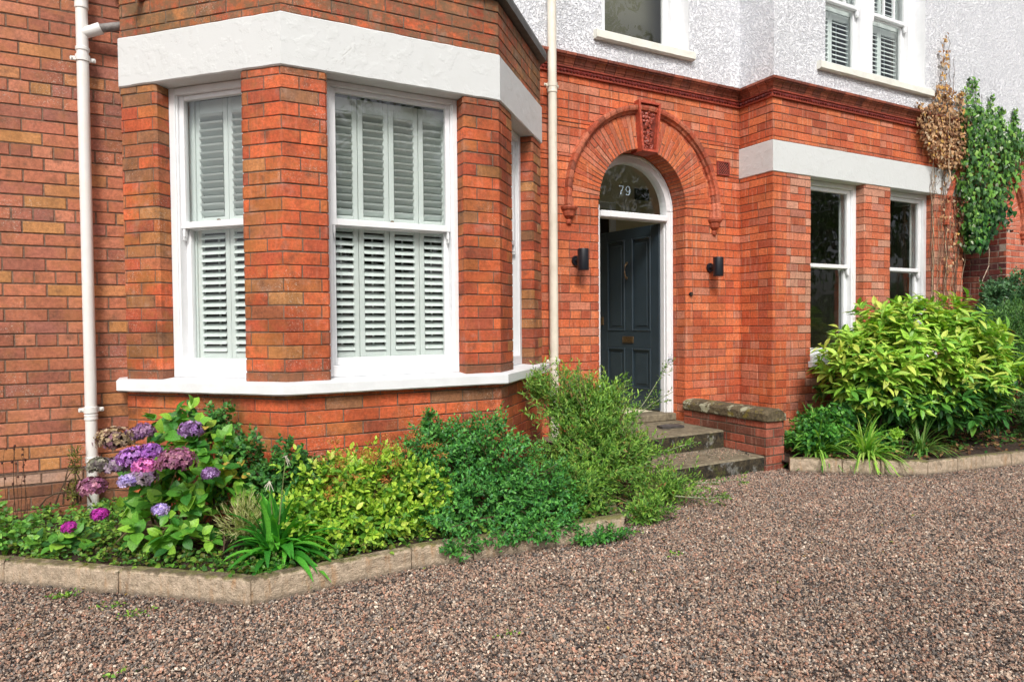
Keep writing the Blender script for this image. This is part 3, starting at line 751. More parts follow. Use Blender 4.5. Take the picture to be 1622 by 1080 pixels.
# upper windows
WA = (3.62, 4.66); WB = (6.11, 7.83); RA, RB = 5.04, 4.61
sash_window((WA[0], RA+.12), (1, 0), 1.04, 3.92, ZTOP, 4.9, box=.10, st=.055, label='first floor sash window above the door')
for k in range(2):
    x0 = WB[0]+k*.86
    sash_window((x0, RB+.12), (1, 0), .86, 3.91, ZTOP, 4.685, box=.09 if k else .09, st=.055, upper_bars=True,
        shut=dict(n=2, d=.15, tilt=(-40, -40), tiers=[(3.95, 4.66, .07, .05), (4.67, 5.4, .05, .05)], a0=.09, a1=.77), label=['first floor sash window on the left of the pair with shutters', 'first floor sash window on the right of the pair with shutters'][k])
for (x0, x1, yf, yr) in ((3.525, 4.70, RA-.055, RA+.12), (5.98, 7.93, RB-.055, RB+.12)):
    mb = MB(); F = frame((x0, 0), (1, 0)); L_ = x1-x0
    V = []; n = 24
    for k in range(n+1):
        a = L_*k/n; w1 = random.uniform(-.002, .002)
        for (y, z) in ((yr, 3.86), (yf+.02, 3.855), (yf, 3.862+w1), (yf, 3.925), (yf+.006, 3.932), (yr, 3.955)): V.append((x0+a, y, z))
    F_ = [(k*6+j, (k+1)*6+j, (k+1)*6+(j+1) % 6, k*6+(j+1) % 6) for k in range(n) for j in range(6)]+[tuple(range(6)), tuple(n*6+j for j in range(5, -1, -1))]
    mb.add(V, F_); mb.build('upper_window_sill', M['stone_sill'], house)
# render walls with openings and plastered reveals
def render_wall(mb, y, x0, x1, z0, z1, ops, d=.13):
    xs = x0
    for (a, b_2, zb) in ops:
        mb.quad((xs, y, z0), (a, y, z0), (a, y, z1), (xs, y, z1)); mb.quad((a, y, z0), (b_2, y, z0), (b_2, y, zb), (a, y, zb)); xs = b_2
        mb.quad((a, y, zb), (a, y+d, zb), (a, y+d, z1), (a, y, z1), mi=1); mb.quad((b_2, y+d, zb), (b_2, y, zb), (b_2, y, z1), (b_2, y+d, z1), mi=1)
    mb.quad((xs, y, z0), (x1, y, z0), (x1, y, z1), (xs, y, z1))
mb = MB()
render_wall(mb, RA, -.18, PX0-.02, 3.66, ZTOP, [(WA[0], WA[1], 3.9)])
render_wall(mb, RB, PX0-.02, PX1+.02, 3.66, ZTOP, [(WB[0], WB[1], 3.9)])
mb.quad((PX0-.02, RA, 3.66), (PX0-.02, RB, 3.66), (PX0-.02, RB, ZTOP), (PX0-.02, RA, ZTOP))
mb.quad((PX1+.02, RB, 3.66), (PX1+.02, YW+.5, 3.66), (PX1+.02, YW+.5, ZTOP), (PX1+.02, RB, ZTOP))
mb.build('roughcast_wall', [M['dash'], M['white']], house)
# bay roof and lead fascia
mb = MB(); FP = offset_path(BAY, -.05); FP[0] = (FP[0][0], YW); FP[-1] = (FP[-1][0], YW)
P = Path(FP); ts = P.split(0, P.L); prof = [(.06, 3.455), (0, 3.455), (-.004, 3.50), (.0, 3.525), (.06, 3.53)]
V = []
for t in ts:
    for (d_, z) in prof: q = P.at(t, d_); V.append((q[0], q[1], z))
n = len(prof); mb.add(V, [(k*n+j, (k+1)*n+j, (k+1)*n+j+1, k*n+j+1) for k in range(len(ts)-1) for j in range(n-1)])
inn = [P.at(t, .06) for t in ts]; mb.add([(q[0], q[1], 3.53) for q in inn], [tuple(range(len(inn)))])
mb.build('bay_roof', M['lead'], house)

# --- door, frame and fanlight
DY = 5.262
mb = MB()
F = frame((0, DY), (1, 0))
mb.box(F, XA+.004, XA+.165-.02, 0, .10, .37, ZS, .004); mb.box(F, XB-.075, XB-.022, 0, .10, .37, ZS, .004); mb.box(F, XB-.022, XB-.002, -.012, .10, .37, ZS, .003)
mb.box(F, XB-.085, XB-.075, .03, .10, .37, ZS-.05, .002)
mb.box(F, XA+.145, XB-.075, -.02, .10, 2.305, 2.368, .008)
n = 28; cx = 4.12
for (ra, rb, ya, yb) in ((.445, .50, DY, DY+.1), (.50, .515, DY-.012, DY+.1)):
    for i in range(n):
        a, b_2 = math.pi*i/n, math.pi*(i+1)/n; p = lambda r_, t, yy: (cx+r_*math.cos(t), yy, ZS-.01+r_*math.sin(t))
        mb.quad(p(ra, a, ya), p(rb, a, ya), p(rb, b_2, ya), p(ra, b_2, ya)); mb.quad(p(ra, b_2, ya), p(ra, b_2, yb), p(ra, a, yb), p(ra, a, ya)); mb.quad(p(rb, a, ya), p(rb, a, yb), p(rb, b_2, yb), p(rb, b_2, ya))
dframe = mb.build('door_frame', M['white'], house)
mb = MB(); V = [(cx+.46*math.cos(math.pi*i/24), DY+.05, ZS-.01+.46*math.sin(math.pi*i/24)) for i in range(25)]+[(cx-.46, DY+.05, 2.35), (cx+.46, DY+.05, 2.35)]
mb.add(V, [tuple(range(27))]); mb.build('fanlight_pane', M['glass'], dframe)
# house number 79, white strokes on the fanlight glass
mb = MB(); y9 = DY+.044
def stroke(pts, rads): mb.tube([(cx2, y9, z) for cx2, z in pts], rads, 6)
nx, nz, hh = 4.005, 2.545, .088
stroke([(nx, nz+hh*.86), (nx+.012, nz+hh*.98), (nx+.03, nz+hh*.93), (nx+.052, nz+hh*.98)], .0034)
stroke([(nx+.052, nz+hh*.98), (nx+.04, nz+hh*.6), (nx+.024, nz+hh*.3), (nx+.018, nz)], [.003, .003, .004, .005])
c9 = (nx+.107, nz+hh*.68)
stroke([(c9[0]+.024*math.cos(t), c9[1]+.026*math.sin(t)) for t in np.linspace(0, 2*math.pi, 15)], .003)
stroke([(c9[0]+.024, c9[1]), (c9[0]+.024, c9[1]-.03), (c9[0]+.012, nz+.006), (c9[0]-.01, nz), (c9[0]-.024, nz+.010)], [.004, .005, .004, .0035, .004])
mb.build('house_number', simple('pale number paint', lin(170, 190, 205), .5, .1), dframe)
# door leaf, hinged on the right jamb and standing open
hp = np.array([4.535, DY+.085]); th = R(84); du = np.array([-math.cos(th), math.sin(th)])
# local frame: a from hinge to free edge, d>0 goes to the inner side
nn = np.array([du[1], -du[0]])      # to the right of travel
def FD(a, d, z): return (hp[0]+du[0]*a+nn[0]*d, hp[1]+du[1]*a+nn[1]*d, z)
DW = .90; dz0, dz1 = .385, 2.30
mb = MB(); mb.box(FD, 0, DW, .012, .045, dz0, dz1, .002)
sw_ = .115
def bar(a0, a1, z0, z1, dd=0.0): mb.box(FD, a0, a1, dd, .014, z0, z1, .003)
bar(0, sw_, dz0, dz1); bar(DW-sw_, DW, dz0, dz1); bar(DW/2-.05, DW/2+.05, dz0+.2, 1.02, .0005); bar(DW/2-.05, DW/2+.05, 1.20, dz1-.1, .0005)
bar(sw_, DW-sw_, dz0, dz0+.2, .0004); bar(sw_, DW-sw_, 1.02, 1.20, .0004); bar(sw_, DW-sw_, dz1-.11, dz1, .0004)
door = mb.build('front_door', M['door'], house); tag(door, 'dark blue grey panelled front door standing open')
for (a0, a1) in ((sw_, DW/2-.05), (DW/2+.05, DW-sw_)):
    for (z0, z1) in ((dz0+.2, 1.02), (1.20, dz1-.11)):
        mb = MB(); e = .022
        mb.box(FD, a0, a0+e, -.008, .013, z0, z1, .006); mb.box(FD, a1-e, a1, -.008, .013, z0, z1, .006)
        mb.box(FD, a0+e, a1-e, -.0075, .013, z0, z0+e, .006); mb.box(FD, a0+e, a1-e, -.0075, .013, z1-e, z1, .006)
        mb.box(FD, a0+e+.035, a1-e-.035, .004, .013, z0+e+.035, z1-e-.035, .005)
        mb.build('door_panel', M['door'], door)
mb = MB(); c = DW/2; zc = 1.11
for (a0, a1, z0, z1) in ((c-.085, c+.085, zc-.035, zc-.025), (c-.085, c+.085, zc+.025, zc+.035), (c-.085, c-.072, zc-.025, zc+.025), (c+.072, c+.085, zc-.025, zc+.025)): mb.box(FD, a0, a1, -.012, .001, z0, z1, .003)
mb.box(FD, c-.068, c+.068, -.005, .001, zc-.022, zc+.022, .003)
mb.build('letterbox', M['brass'], door)
mb = MB(); mb.blob(FD(c, -.02, 1.93), .016, (1, 1, 1)); mb.tube([FD(c, -.02, 1.93), FD(c, -.045, 1.90), FD(c, -.05, 1.83), FD(c, -.035, 1.775)], [.009, .008, .007, .009]); mb.blob(FD(c, -.022, 1.77), .015)
mb.build('door_knocker', M['brass'], door)
mb = MB(); mb.box(FD, DW-.06, DW-.02, -.01, .002, 1.27, 1.36, .004); mb.build('door_lock', M['brass'], door)
# --- rooms behind the openings
def room(mb, x0, x1, y0, y1, z0, z1, mi=0, front=True):
    mb.quad((x0, y1, z0), (x1, y1, z0), (x1, y1, z1), (x0, y1, z1), mi=mi); mb.quad((x0, y0, z0), (x0, y1, z0), (x0, y1, z1), (x0, y0, z1), mi=mi)
    mb.quad((x1, y1, z0), (x1, y0, z0), (x1, y0, z1), (x1, y1, z1), mi=mi); (mb.quad((x0, y0, z1), (x0, y1, z1), (x1, y1, z1), (x1, y0, z1), mi=mi) if z1 != 5.55 else None)
    mb.quad((x0, y1, z0), (x0, y0, z0), (x1, y0, z0), (x1, y1, z0), mi=mi)
mb = MB()
room(mb, 3.45, 6.0, DY+.11, 6.7, .37, 5.55, 0)
mb.quad((3.45, DY+.11, 3.4), (3.45, 5.75, 3.4), (6.0, 5.75, 3.4), (6.0, DY+.11, 3.4))  # ceiling stops short: open shaft added behind it to brighten the hall
for (a0, a1, z0, z1) in ((3.45, XA+.03, .37, 3.2), (XB-.02, 6.0, .37, 3.2), (XA+.03, XB-.02, 2.96, 3.2)): mb.quad((a0, DY+.11, z0), (a0, DY+.11, max(z1, 3.4)), (a1, DY+.11, max(z1, 3.4)), (a1, DY+.11, z0))
hl = mb.build('hall', M['hall'], house)
mb = MB(); mb.box(W0, 4.10, 4.18, 6.64, 6.69, .37, 2.76, .01); mb.box(W0, 4.88, 4.97, 6.64, 6.69, .37, 2.76, .01); mb.box(W0, 4.18, 4.88, 6.64, 6.69, 2.67, 2.76, .01); mb.build('architrave', M['white'], hl)
mb = MB(); mb.box(W0, 4.18, 4.88, 6.67, 6.698, .37, 2.67, 0); mb.build('dark_doorway', M['picture'], hl)
mb = MB(); mb.box(W0, 5.28, 5.50, 6.66, 6.69, 2.83, 2.97, .006); mb.build('picture', M['picture'], hl)
mb = MB()
room(mb, 6.02, 8.6, YP+.25, 8.2, .5, 3.2, 0)
for (a0, a1, z0, z1) in ((6.02, 6.02, .5, 3.2),): pass
mb.quad((6.80-.02, YP+.25, .5), (6.80-.02, YP+.25, 3.2), (7.28, YP+.25, 3.2), (7.28, YP+.25, .5)); mb.quad((8.08, YP+.25, .5), (8.08, YP+.25, 3.2), (8.6, YP+.25, 3.2), (8.6, YP+.25, .5))
mb.build('dining_room', M['room'], house)
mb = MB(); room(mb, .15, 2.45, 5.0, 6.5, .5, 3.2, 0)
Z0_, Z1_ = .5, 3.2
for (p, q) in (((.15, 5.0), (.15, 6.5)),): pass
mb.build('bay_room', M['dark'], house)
mb = MB(); room(mb, 3.46, 5.2, RA+.27, 5.72, 3.7, 5.5, 0); room(mb, 6.02, 8.2, RB+.27, 8, 3.7, 5.5, 0); mb.build('bedroom', M['room'], house)
# unseen roof slabs with a gap added over the hall to let skylight in
mb = MB(); mb.box(W0, -3.2, 3.45, YW+.14, 8.4, ZTOP-.05, ZTOP+.3, 0); mb.box(W0, 6.0, PX1+.1, YW+.14, 8.4, ZTOP-.05, ZTOP+.3, 0); mb.box(W0, 3.45, 6.0, YW+.14, 5.75, ZTOP-.05, ZTOP+.3, 0); mb.box(W0, PX0, PX1, YP+.3, YW+.2, ZTOP-.05, ZTOP+.29, 0)
mb.box(W0, -.1, 2.78, YW, 5.2, 3.3, 3.5, 0); mb.build('roof', M['lead'], house)
mb = MB(); q = pl(.0)
mb.tube([(-.02, 4.76, 3.305), (-.02-.11, 4.76-.11, 3.295)], .022, 12, lin(128, 70, 60)); mb.build('overflow_spout', M['terracotta'], house, True)

# ------------------------------------------------------------------ neighbouring passage
nb = thing('neighbouring_house', (9.6, 4.7, 0), 'neighbouring brick house with a round arched passage partly hidden by green ivy', 'house')
NC, NR, NZ = 9.18, .486, 2.45
mb = MB()
bricks(mb, [(9.666, 6.4), (9.666, YP)], 0, NZ+.5, P_NBD, 'flem', gap=.012)
bricks(mb, [(9.666, YP), (12.4, YP)], 0, 3.5, P_NB, 'flem', gap=.012, cuts=lambda z: [(-1, math.sqrt(max(.66**2-(z-NZ)**2, 0))+NC-9.666)] if z > NZ and z < NZ+.66 else ([(-1, 0)] if z <= NZ else []))
bricks(mb, [(PX1+.02, YP), (9.666, YP)], NZ, 3.5, P_NB, 'flem', gap=.012, cuts=w_cut(PX1+.02, NC, NZ, .66))
mb.build('brick_wall', [M['brick_red'], M['mortar_pale']], nb)
mb = MB(); arch_ring(mb, NC, NZ, NR, .82, YP-.003, 40, P_NB, depth=.3, gap=.011); mb.build('passage_arch', [M['brick_red'], M['mortar_pale']], nb)
mb = MB(); hood(mb, NC, NZ, .82, YP, 2.42, tc); mb.build('hood_mould', M['terracotta'], nb)
mb = MB(); mb.lathe((10.05, YP, 2.42), [(.012, -.135), (.022, -.125), (.026, -.105), (.014, -.095), (.02, -.085), (.042, -.07), (.048, -.045), (.05, -.03), (.06, -.025), (.066, -.01), (.066, 0)], 14, lin(168, 86, 62)); mb.build('corbel', M['terracotta'], nb)
mb = MB(); mb.quad((PX1+.02, RB+.005, 3.48), (12.4, RB+.005, 3.48), (12.4, RB+.005, ZTOP), (PX1+.02, RB+.005, ZTOP)); mb.build('roughcast_wall', M['dash'], nb)
mb = MB(); mb.box(W0, PX1+.05, 12.4, 6.4, 6.5, 0, 4, 0); mb.box(W0, PX1+.06, 12.4, YP+.28, 6.4, 3.3, 3.4, 0); mb.build('passage_lining', M['dark'], nb)

# ------------------------------------------------------------------ downpipes
def pipe(name, x, y, r_, z0, z1, collars, m, label, branch=None, clips=()):
    t = thing(name, (x, y, z0), label, 'downpipe')
    mb = MB(); mb.lathe((x, y, 0), [(r_, z0), (r_, z1)], 24); p = mb.build('pipe', M[m], t, True)
    for (za, zb) in collars:
        mb = MB(); mb.lathe((x, y, 0), [(r_, za), (r_+.004, za+.002), (r_+.006, za+.008), (r_+.004, za+.014), (r_+.004, zb-.014), (r_+.006, zb-.008), (r_+.004, zb-.002), (r_, zb)], 24); mb.build('collar', M[m], t, True)
    for zc in clips:
        mb = MB(); F = frame((x, y), (1, 0)); mb.lathe((x, y, 0), [(r_, zc-.02), (r_+.007, zc-.018), (r_+.007, zc+.018), (r_, zc+.02)], 24)
        for sg in (-1, 1): mb.box(F, sg*(r_+.0)-(.036 if sg < 0 else 0), sg*(r_+.0)+(.036 if sg > 0 else 0), .01, .02, zc-.014, zc+.014, .005); mb.lathe((x+sg*(r_+.024), y+.006, zc), [(.005, -.004), (.005, .004)], 8)
        mb.box(F, -.015, .015, .02, YW-y-.002, zc-.012, zc+.012, .002)
        mb.build('bracket', M[m], t)
    return t
lp = pipe('downpipe', -.389, 4.975, .0335, .12, 4.4, [(3.27, 3.36), (3.01, 3.035), (.70, .74), (.43, .47)], 'plastic', 'white downpipe on the dull brick wall left of the bay', clips=(2.965, .765))
mb = MB(); mb.tube([(-.389, 4.975, 3.12), (-.33, 4.965, 3.145), (-.285, 4.955, 3.165)], [.034, .034, .036], 16); mb.build('branch_elbow', M['plastic'], lp, True)
mb = MB(); mb.tube([(-.29, 4.956, 3.163), (-.22, 4.94, 3.18), (-.12, 4.92, 3.205)], .027, 14); mb.build('waste_pipe', M['pipe_grey'], lp, True)
pipe('downpipe', 3.052, 4.985, .0385, .25, 4.6, [(3.28, 3.37), (.93, .985)], 'pipe_cream', 'cream downpipe in the corner between the bay and the door wall', clips=(.96, 3.35))

# ------------------------------------------------------------------ wall lamps, bell
def lamp(x, z, label):
    t = thing('wall_lamp', (0, 0, 0), label, 'wall lamp', 'cylinder lamps either side of the front door')
    mb = MB(); V = []
    pts = [(0, YW-.002, 0), (0, YW-.02, 0)]
    mb.tube(pts, [.046, .044], 24, cap=True); mb.build('wall_plate', M['black'], t, True)
    mb = MB(); mb.tube([(0, YW-.018, 0), (0, 4.99, 0)], .022, 16); mb.build('arm', M['black'], t, True)
    mb = MB(); mb.lathe((0, 4.945, 0), [(.044, -.095), (.049, -.094), (.0505, -.09), (.0505, .09), (.049, .095), (.044, .097), (.042, .085)], 32); mb.build('lamp_body', M['black'], t, True)
    mb = MB(); mb.lathe((0, 4.945, .086), [(.041, -.004), (.041, .002)], 24); mb.build('lamp_lens', simple('lamp lens', lin(130, 135, 140), .2), t, True)
    t.location = (x, 0, z)
    for c in t.children: c.matrix_parent_inverse = Matrix.Identity(4)
    return t
l1 = lamp(3.335, 1.852, 'black cylinder wall lamp left of the doorway, beside the cream downpipe')
l2 = l1.copy(); COL.objects.link(l2); l2.location = (4.955, 0, 1.842); l2['label'] = 'black cylinder wall lamp right of the doorway, on the brick above the doorbell'
for c in l1.children:
    d = c.copy(); COL.objects.link(d); d.parent = l2
mb = MB(); V = []
mb.tube([(4.70, YW-.001, 1.57), (4.70, YW-.016, 1.57)], [.022, .020], 20); bell = mb.build('doorbell', M['black'], None, True)
tag(bell, 'small round black doorbell on the right brick jamb of the doorway', 'doorbell')
mb = MB(); mb.tube([(4.70, YW-.016, 1.57), (4.70, YW-.022, 1.57)], .008, 14); mb.build('bell_push', M['brass'], bell, True)

# ------------------------------------------------------------------ steps and wing wall
st = thing('entrance_steps', (4.1, 4.5, 0), 'mossy concrete front steps with a flat landing at the open door', 'steps')
def stepblock(x0, x1, y0, y1, z0, z1, name, sub=.05):
    """a worn block: top sheet subdivided and slightly uneven, ragged nose"""
    mb = MB(); nx_ = int((x1-x0)/sub); rs = np.random.default_rng(int(z1*1e4)); V = []
    for k in range(nx_+1):
        x = x0+(x1-x0)*k/nx_; e = rs.uniform(-.005, .005); f = rs.uniform(-.004, .002)
        for (y, z) in ((y0+.004+e, z0), (y0+e, z0+(z1-z0)*.5), (y0+e, z1-.014), (y0+.012+e, z1+f), (y0+.05, z1+rs.uniform(-.002, .001)), ((y0+y1)/2, z1+rs.uniform(-.003, .001)), (y1, z1)): V.append((x, y, z))
    n = 7; Fs = [(k*n+j, (k+1)*n+j, (k+1)*n+j+1, k*n+j+1) for k in range(nx_) for j in range(n-1)]
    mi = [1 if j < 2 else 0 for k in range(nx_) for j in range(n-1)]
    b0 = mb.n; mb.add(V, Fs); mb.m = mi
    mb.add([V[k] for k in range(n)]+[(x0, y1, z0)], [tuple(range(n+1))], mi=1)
    return mb.build(name, [M['landing'], M['riser']], st)
stepblock(2.9, 4.61, 4.535, YW, -.02, .289, 'landing')
stepblock(3.1, 4.61, 4.07, 4.534, -.02, .13, 'lower_step')
mb = MB(); mb.box(W0, XA+.002, XB-.002, YW-.0, 5.5, .20, .30, .006); mb.box(W0, XA+.01, XB-.01, 5.19, 5.42, .30, .375, .01); mb.build('threshold', M['landing'], st)
mb = MB(); mb.add([(4.16, 4.86, .292), (4.40, 4.83, .292), (4.42, 4.93, .292), (4.30, 4.97, .292), (4.17, 4.95, .292), (4.16, 4.86, .312), (4.40, 4.83, .309), (4.42, 4.93, .312), (4.30, 4.97, .314), (4.17, 4.95, .312)],
    [(5, 6, 7, 8, 9), (0, 1, 6, 5), (1, 2, 7, 6), (2, 3, 8, 7), (3, 4, 9, 8), (4, 0, 5, 9)]); 
tag(mb.build('slate', simple('dark slate', lin(70, 66, 64), .6, .3, 30, .5)), 'flat dark piece of slate lying on the landing in front of the door', 'slate')
ww = thing('garden_wall', (4.73, 4.5, 0), 'low brick wing wall with a rounded mossy stone coping beside the steps', 'low wall')
mb = MB(); bricks(mb, [(4.612, YW), (4.612, 4.05), (4.838, 4.05), (4.838, YW)], -.03, .425, P_LOW, 'st', gap=.012, zo=-.03); mb.build('brickwork', [M['brick_low'], M['mortar']], ww)
mb = MB(); V = []; n = 22
rs = np.random.default_rng(5)
for k in range(n+1):
    y = 4.03+(YW-4.03)*k/n
    for (x, z) in ((4.598, .425), (4.594, .436), (4.596, .492), (4.612, .508), (4.655, .524), (4.73, .53), (4.80, .524), (4.838, .506), (4.852, .488), (4.853, .436), (4.848, .425)):
        e = .0 if k else .012; V.append((x+(.012 if x < 4.7 else -.012)*(k == 0)+rs.uniform(-.002, .002), y+rs.uniform(-.002, .002), z-(.012 if k == 0 and z > .45 else 0)+rs.uniform(-.002, .002)))
m_ = 11
mb.add(V, [(k*m_+j, (k+1)*m_+j, (k+1)*m_+(j+1) % m_, k*m_+(j+1) % m_) for k in range(n) for j in range(m_)]+[tuple(range(m_)), tuple(n*m_+j for j in range(m_-1, -1, -1))])
mb.build('coping', M['coping'], ww)

# ------------------------------------------------------------------ ground, kerbs, beds
mb = MB(); mb.quad((-60, -60, -.010), (60, -60, -.010), (60, 60, -.010), (-60, 60, -.010)); tag(mb.build('gravel_drive', M['ground']), kind='structure')
LK = [(-1.9, 5.16), (-.22, 3.745), (.354, 3.267), (1.179, 3.328), (2.0, 3.26), (2.47, 3.235), (2.86, 3.98)]
RK = [(4.78, 3.945), (5.335, 3.486), (5.648, 3.278), (6.284, 3.191), (6.90, 3.09), (8.6, 2.75)]
def bed(name, kerb, back, z):
    mb = MB(); n = 40; P = Path(kerb); V = []; rs = np.random.default_rng(3)
    Pb = Path(back)
    for i in range(n+1):
        a = P.at(P.L*i/n*.9999+1e-6, .03); b_2 = Pb.at(Pb.L*i/n*.9999+1e-6, 0)
        for j in range(9):
            q = a+(b_2-a)*j/8; V.append((q[0], q[1], z+rs.uniform(-.012, .02)+(.03*j/8)))
    mb.add(V, [(i*9+j, (i+1)*9+j, (i+1)*9+j+1, i*9+j+1) for i in range(n) for j in range(8)])
    return tag(mb.build(name, M['soil'], None, True), kind='structure')
bed('soil_bed', LK, [(-1.9, 5.2), (-.2, 5.1), (.64, 4.1), (2.1, 4.1), (2.88, 4.9)], .075)
bed('soil_bed', RK, [(4.85, 5.0), (5.3, 4.8), (8.7, 4.75), (9.6, 4.7)], .075)
def kerbs(P_pts, cutss, z1, labels, group, tl=.07):
    P = Path(P_pts)
    for i, (a, b_2) in enumerate(zip(cutss[:-1], cutss[1:])):
        b_2 = min(b_2, P.L-1e-4); a = max(a, 1e-4); ts = P.split(a+.004, b_2-.004); full = []
        for p, q in zip(ts[:-1], ts[1:]):
            n = max(int((q-p)/.05), 1); full += [p+(q-p)*k/n for k in range(n)]
        full.append(ts[-1]); V = []; rs = np.random.default_rng(i+int(a*100)); tilt = rs.uniform(-.008, .008)
        prof = [(0, -.03), (0.0, z1*.5), (0, z1-.012), (.010, z1), (tl-.01, z1), (tl, z1-.01), (tl, -.03)]
        for k, t in enumerate(full):
            for (d_, z) in prof:
                q = P.at(t, d_); V.append((q[0]+rs.uniform(-.0025, .0025), q[1]+rs.uniform(-.0025, .0025), z+rs.uniform(-.003, .002)+(tilt*(k/len(full)) if z > 0 else 0)))
        n = 7; mb = MB()
        mb.add(V, [(k*n+j, (k+1)*n+j, (k+1)*n+(j+1) % n, k*n+(j+1) % n) for k in range(len(full)-1) for j in range(n)]+[tuple(range(n)), tuple((len(full)-1)*n+j for j in range(n-1, -1, -1))])
        tag(mb.build('kerb_stone', M['concrete'] if (i % 3) else M['concrete']), labels[i], 'kerb stone', group)
LKP = Path(LK)
kerbs(LK, [1.05, 1.55, LKP.s[1]+.03, LKP.s[2]-.0, LKP.s[2]+.80, LKP.s[3]+.32, LKP.s[3]+.82, LKP.s[5], LKP.L], .115,
    ['concrete edging stone cut off by the left edge of the photo', 'concrete edging stone in front of the low weeds, left of the hydrangea', 'long orange stained edging stone in front of the hydrangea', 'edging stone running right from the corner by the strap leaved plant', 'edging stone under the yellow green shrub with moss on its joint', 'edging stone half hidden by the trailing dark green shrub', 'front edging stone at the right end of the left bed, under the feathery shrub', 'edging stone turning back towards the steps under the feathery shrub'],
    'concrete stones edging the left flower bed')
RKP = Path(RK)
kerbs(RK, [0, .42, .72, RKP.s[2], RKP.s[2]+.35, RKP.s[3]+.05, RKP.s[3]+.36, RKP.s[4], RKP.L], .115,
    ['first edging stone of the right bed, touching the wing wall', 'second edging stone from the wing wall, behind drooping strap leaves', 'edging stone third from the wing wall, before the bend', 'edging stone at the bend under the laurel', 'edging stone fifth from the wing wall', 'edging stone with a green weed on it near the right edge', 'edging stone second from the right edge of the photo', 'dark mossy edging stone leaving the photo on the right'],
    'concrete stones edging the right flower bed', .06)

# gravel stones
def in_poly(x, y, poly):
    x = np.asarray(x); y = np.asarray(y); ins = np.zeros(x.shape, bool); n = len(poly)
    for i in range(n):
        (x0, y0), (x1, y1) = poly[i], poly[(i+1) % n]
        c = ((y0 > y) != (y1 > y)) & (x < (x1-x0)*(y-y0)/(y1-y0+1e-12)+x0); ins ^= c
    return ins
GP = [(-1.6, 3.2), (-.6, 2.3), (2.6, .85), (4.2, 1.1), (7.6, 2.3), (8.4, 2.78), (6.9, 3.08), (6.284, 3.185), (5.648, 3.27), (5.335, 3.48), (4.79, 3.94), (4.8, 4.045), (4.59, 4.045), (4.59, 4.065), (3.1, 4.065), (2.9, 4.0), (2.49, 3.235), (1.179, 3.32), (.354, 3.26), (-.22, 3.738), (-1.6, 4.9)]
A_ = 0.5*abs(sum(GP[i][0]*GP[(i+1) % len(GP)][1]-GP[(i+1) % len(GP)][0]*GP[i][1] for i in range(len(GP))))
NS = int(A_*13500)
cx_ = []
while sum(len(c) for c in cx_) < NS:
    p = rng.uniform([-1.6, .85], [8.4, 4.9], (60000, 2)); p = p[in_poly(p[:, 0], p[:, 1], GP)]; cx_.append(p)
pt = np.concatenate(cx_)[:NS]
ext = rng.uniform([3.1, 4.09], [4.58, 4.5], (2600, 2)); ext = ext[rng.random(len(ext)) < (ext[:, 1]-4.09)*2.2]     # stones kicked up on the lower step
zb_ = np.concatenate([np.zeros(len(pt)), np.full(len(ext), .131)]); pt = np.concatenate([pt, ext]); NS = len(pt)
cube = np.array([(x, y, z) for z in (-1, 1) for y in (-1, 1) for x in (-1, 1)], float)*.62
cf = np.array([(0, 2, 3, 1), (4, 5, 7, 6), (0, 1, 5, 4), (2, 6, 7, 3), (0, 4, 6, 2), (1, 3, 7, 5)])
Vv = cube[None]+rng.uniform(-.33, .33, (NS, 8, 3))
sz = rng.lognormal(math.log(.0047), .27, NS); sz = np.clip(sz, .0025, .0105)
sc = np.stack([sz*rng.uniform(.9, 1.5, NS), sz*rng.uniform(.7, 1.1, NS), sz*rng.uniform(.5, .85, NS)], 1)
Vv = Vv*sc[:, None]
def rotm(n):
    q = nrm(rng.normal(0, 1, (n, 4))*np.array([1, .45, .45, 1])); w_, x, y, z = q.T
    return np.stack([1-2*(y*y+z*z), 2*(x*y-z*w_), 2*(x*z+y*w_), 2*(x*y+z*w_), 1-2*(x*x+z*z), 2*(y*z-x*w_), 2*(x*z-y*w_), 2*(y*z+x*w_), 1-2*(x*x+y*y)], 1).reshape(-1, 3, 3)
Vv = np.einsum('nij,nkj->nki', rotm(NS), Vv)
Vv += np.stack([pt[:, 0], pt[:, 1], zb_+rng.uniform(-.006, .006, NS)+.004*np.sin(pt[:, 0]*5)*np.sin(pt[:, 1]*7)], 1)[:, None]
gc = np.array([lin(*c) for c in ((168, 144, 128), (146, 126, 112), (188, 170, 152), (132, 128, 124), (92, 86, 82), (222, 210, 194), (178, 136, 116), (156, 148, 140), (64, 60, 60), (190, 158, 138))])
gi = rng.choice(len(gc), NS, p=np.array([5, 5, 4, 3, 4, 2, 2.6, 3, 2.6, 2.8])/34.0)
Cc = gc[gi]*rng.uniform(.8, 1.2, (NS, 1))
patch = .5+.5*np.sin(pt[:, 0]*1.7+1+np.sin(pt[:, 1]*2.3)*1.5)*np.sin(pt[:, 1]*2.9+pt[:, 0]*.8)
fine = .5+.5*np.sin(pt[:, 0]*6.1+np.sin(pt[:, 1]*5.3)*2)*np.sin(pt[:, 1]*7.7+np.sin(pt[:, 0]*3.1)*2)
kd = np.min(np.stack([np.hypot(pt[:, 0]-q[0], pt[:, 1]-q[1]) for q in [Path(LK).at(t_, 0) for t_ in np.linspace(.5, Path(LK).L-.01, 60)]+[Path(RK).at(t_, 0) for t_ in np.linspace(0.01, Path(RK).L-.01, 60)]]), 0)
damp = np.clip(1-kd/.16, 0, 1)*rng.uniform(.4, 1, NS)      # dirtier stones where silt gathers along the kerb
Cc = Cc*(0.76+.15*patch[:, None]+.13*fine[:, None])*(1-.45*damp[:, None])*np.array([1, .95, .91])
mb = MB(); mb.bulk(Vv.reshape(-1, 3), (cf[None]+8*np.arange(NS)[:, None, None]).reshape(-1, 4), np.repeat(Cc, 8, 0))
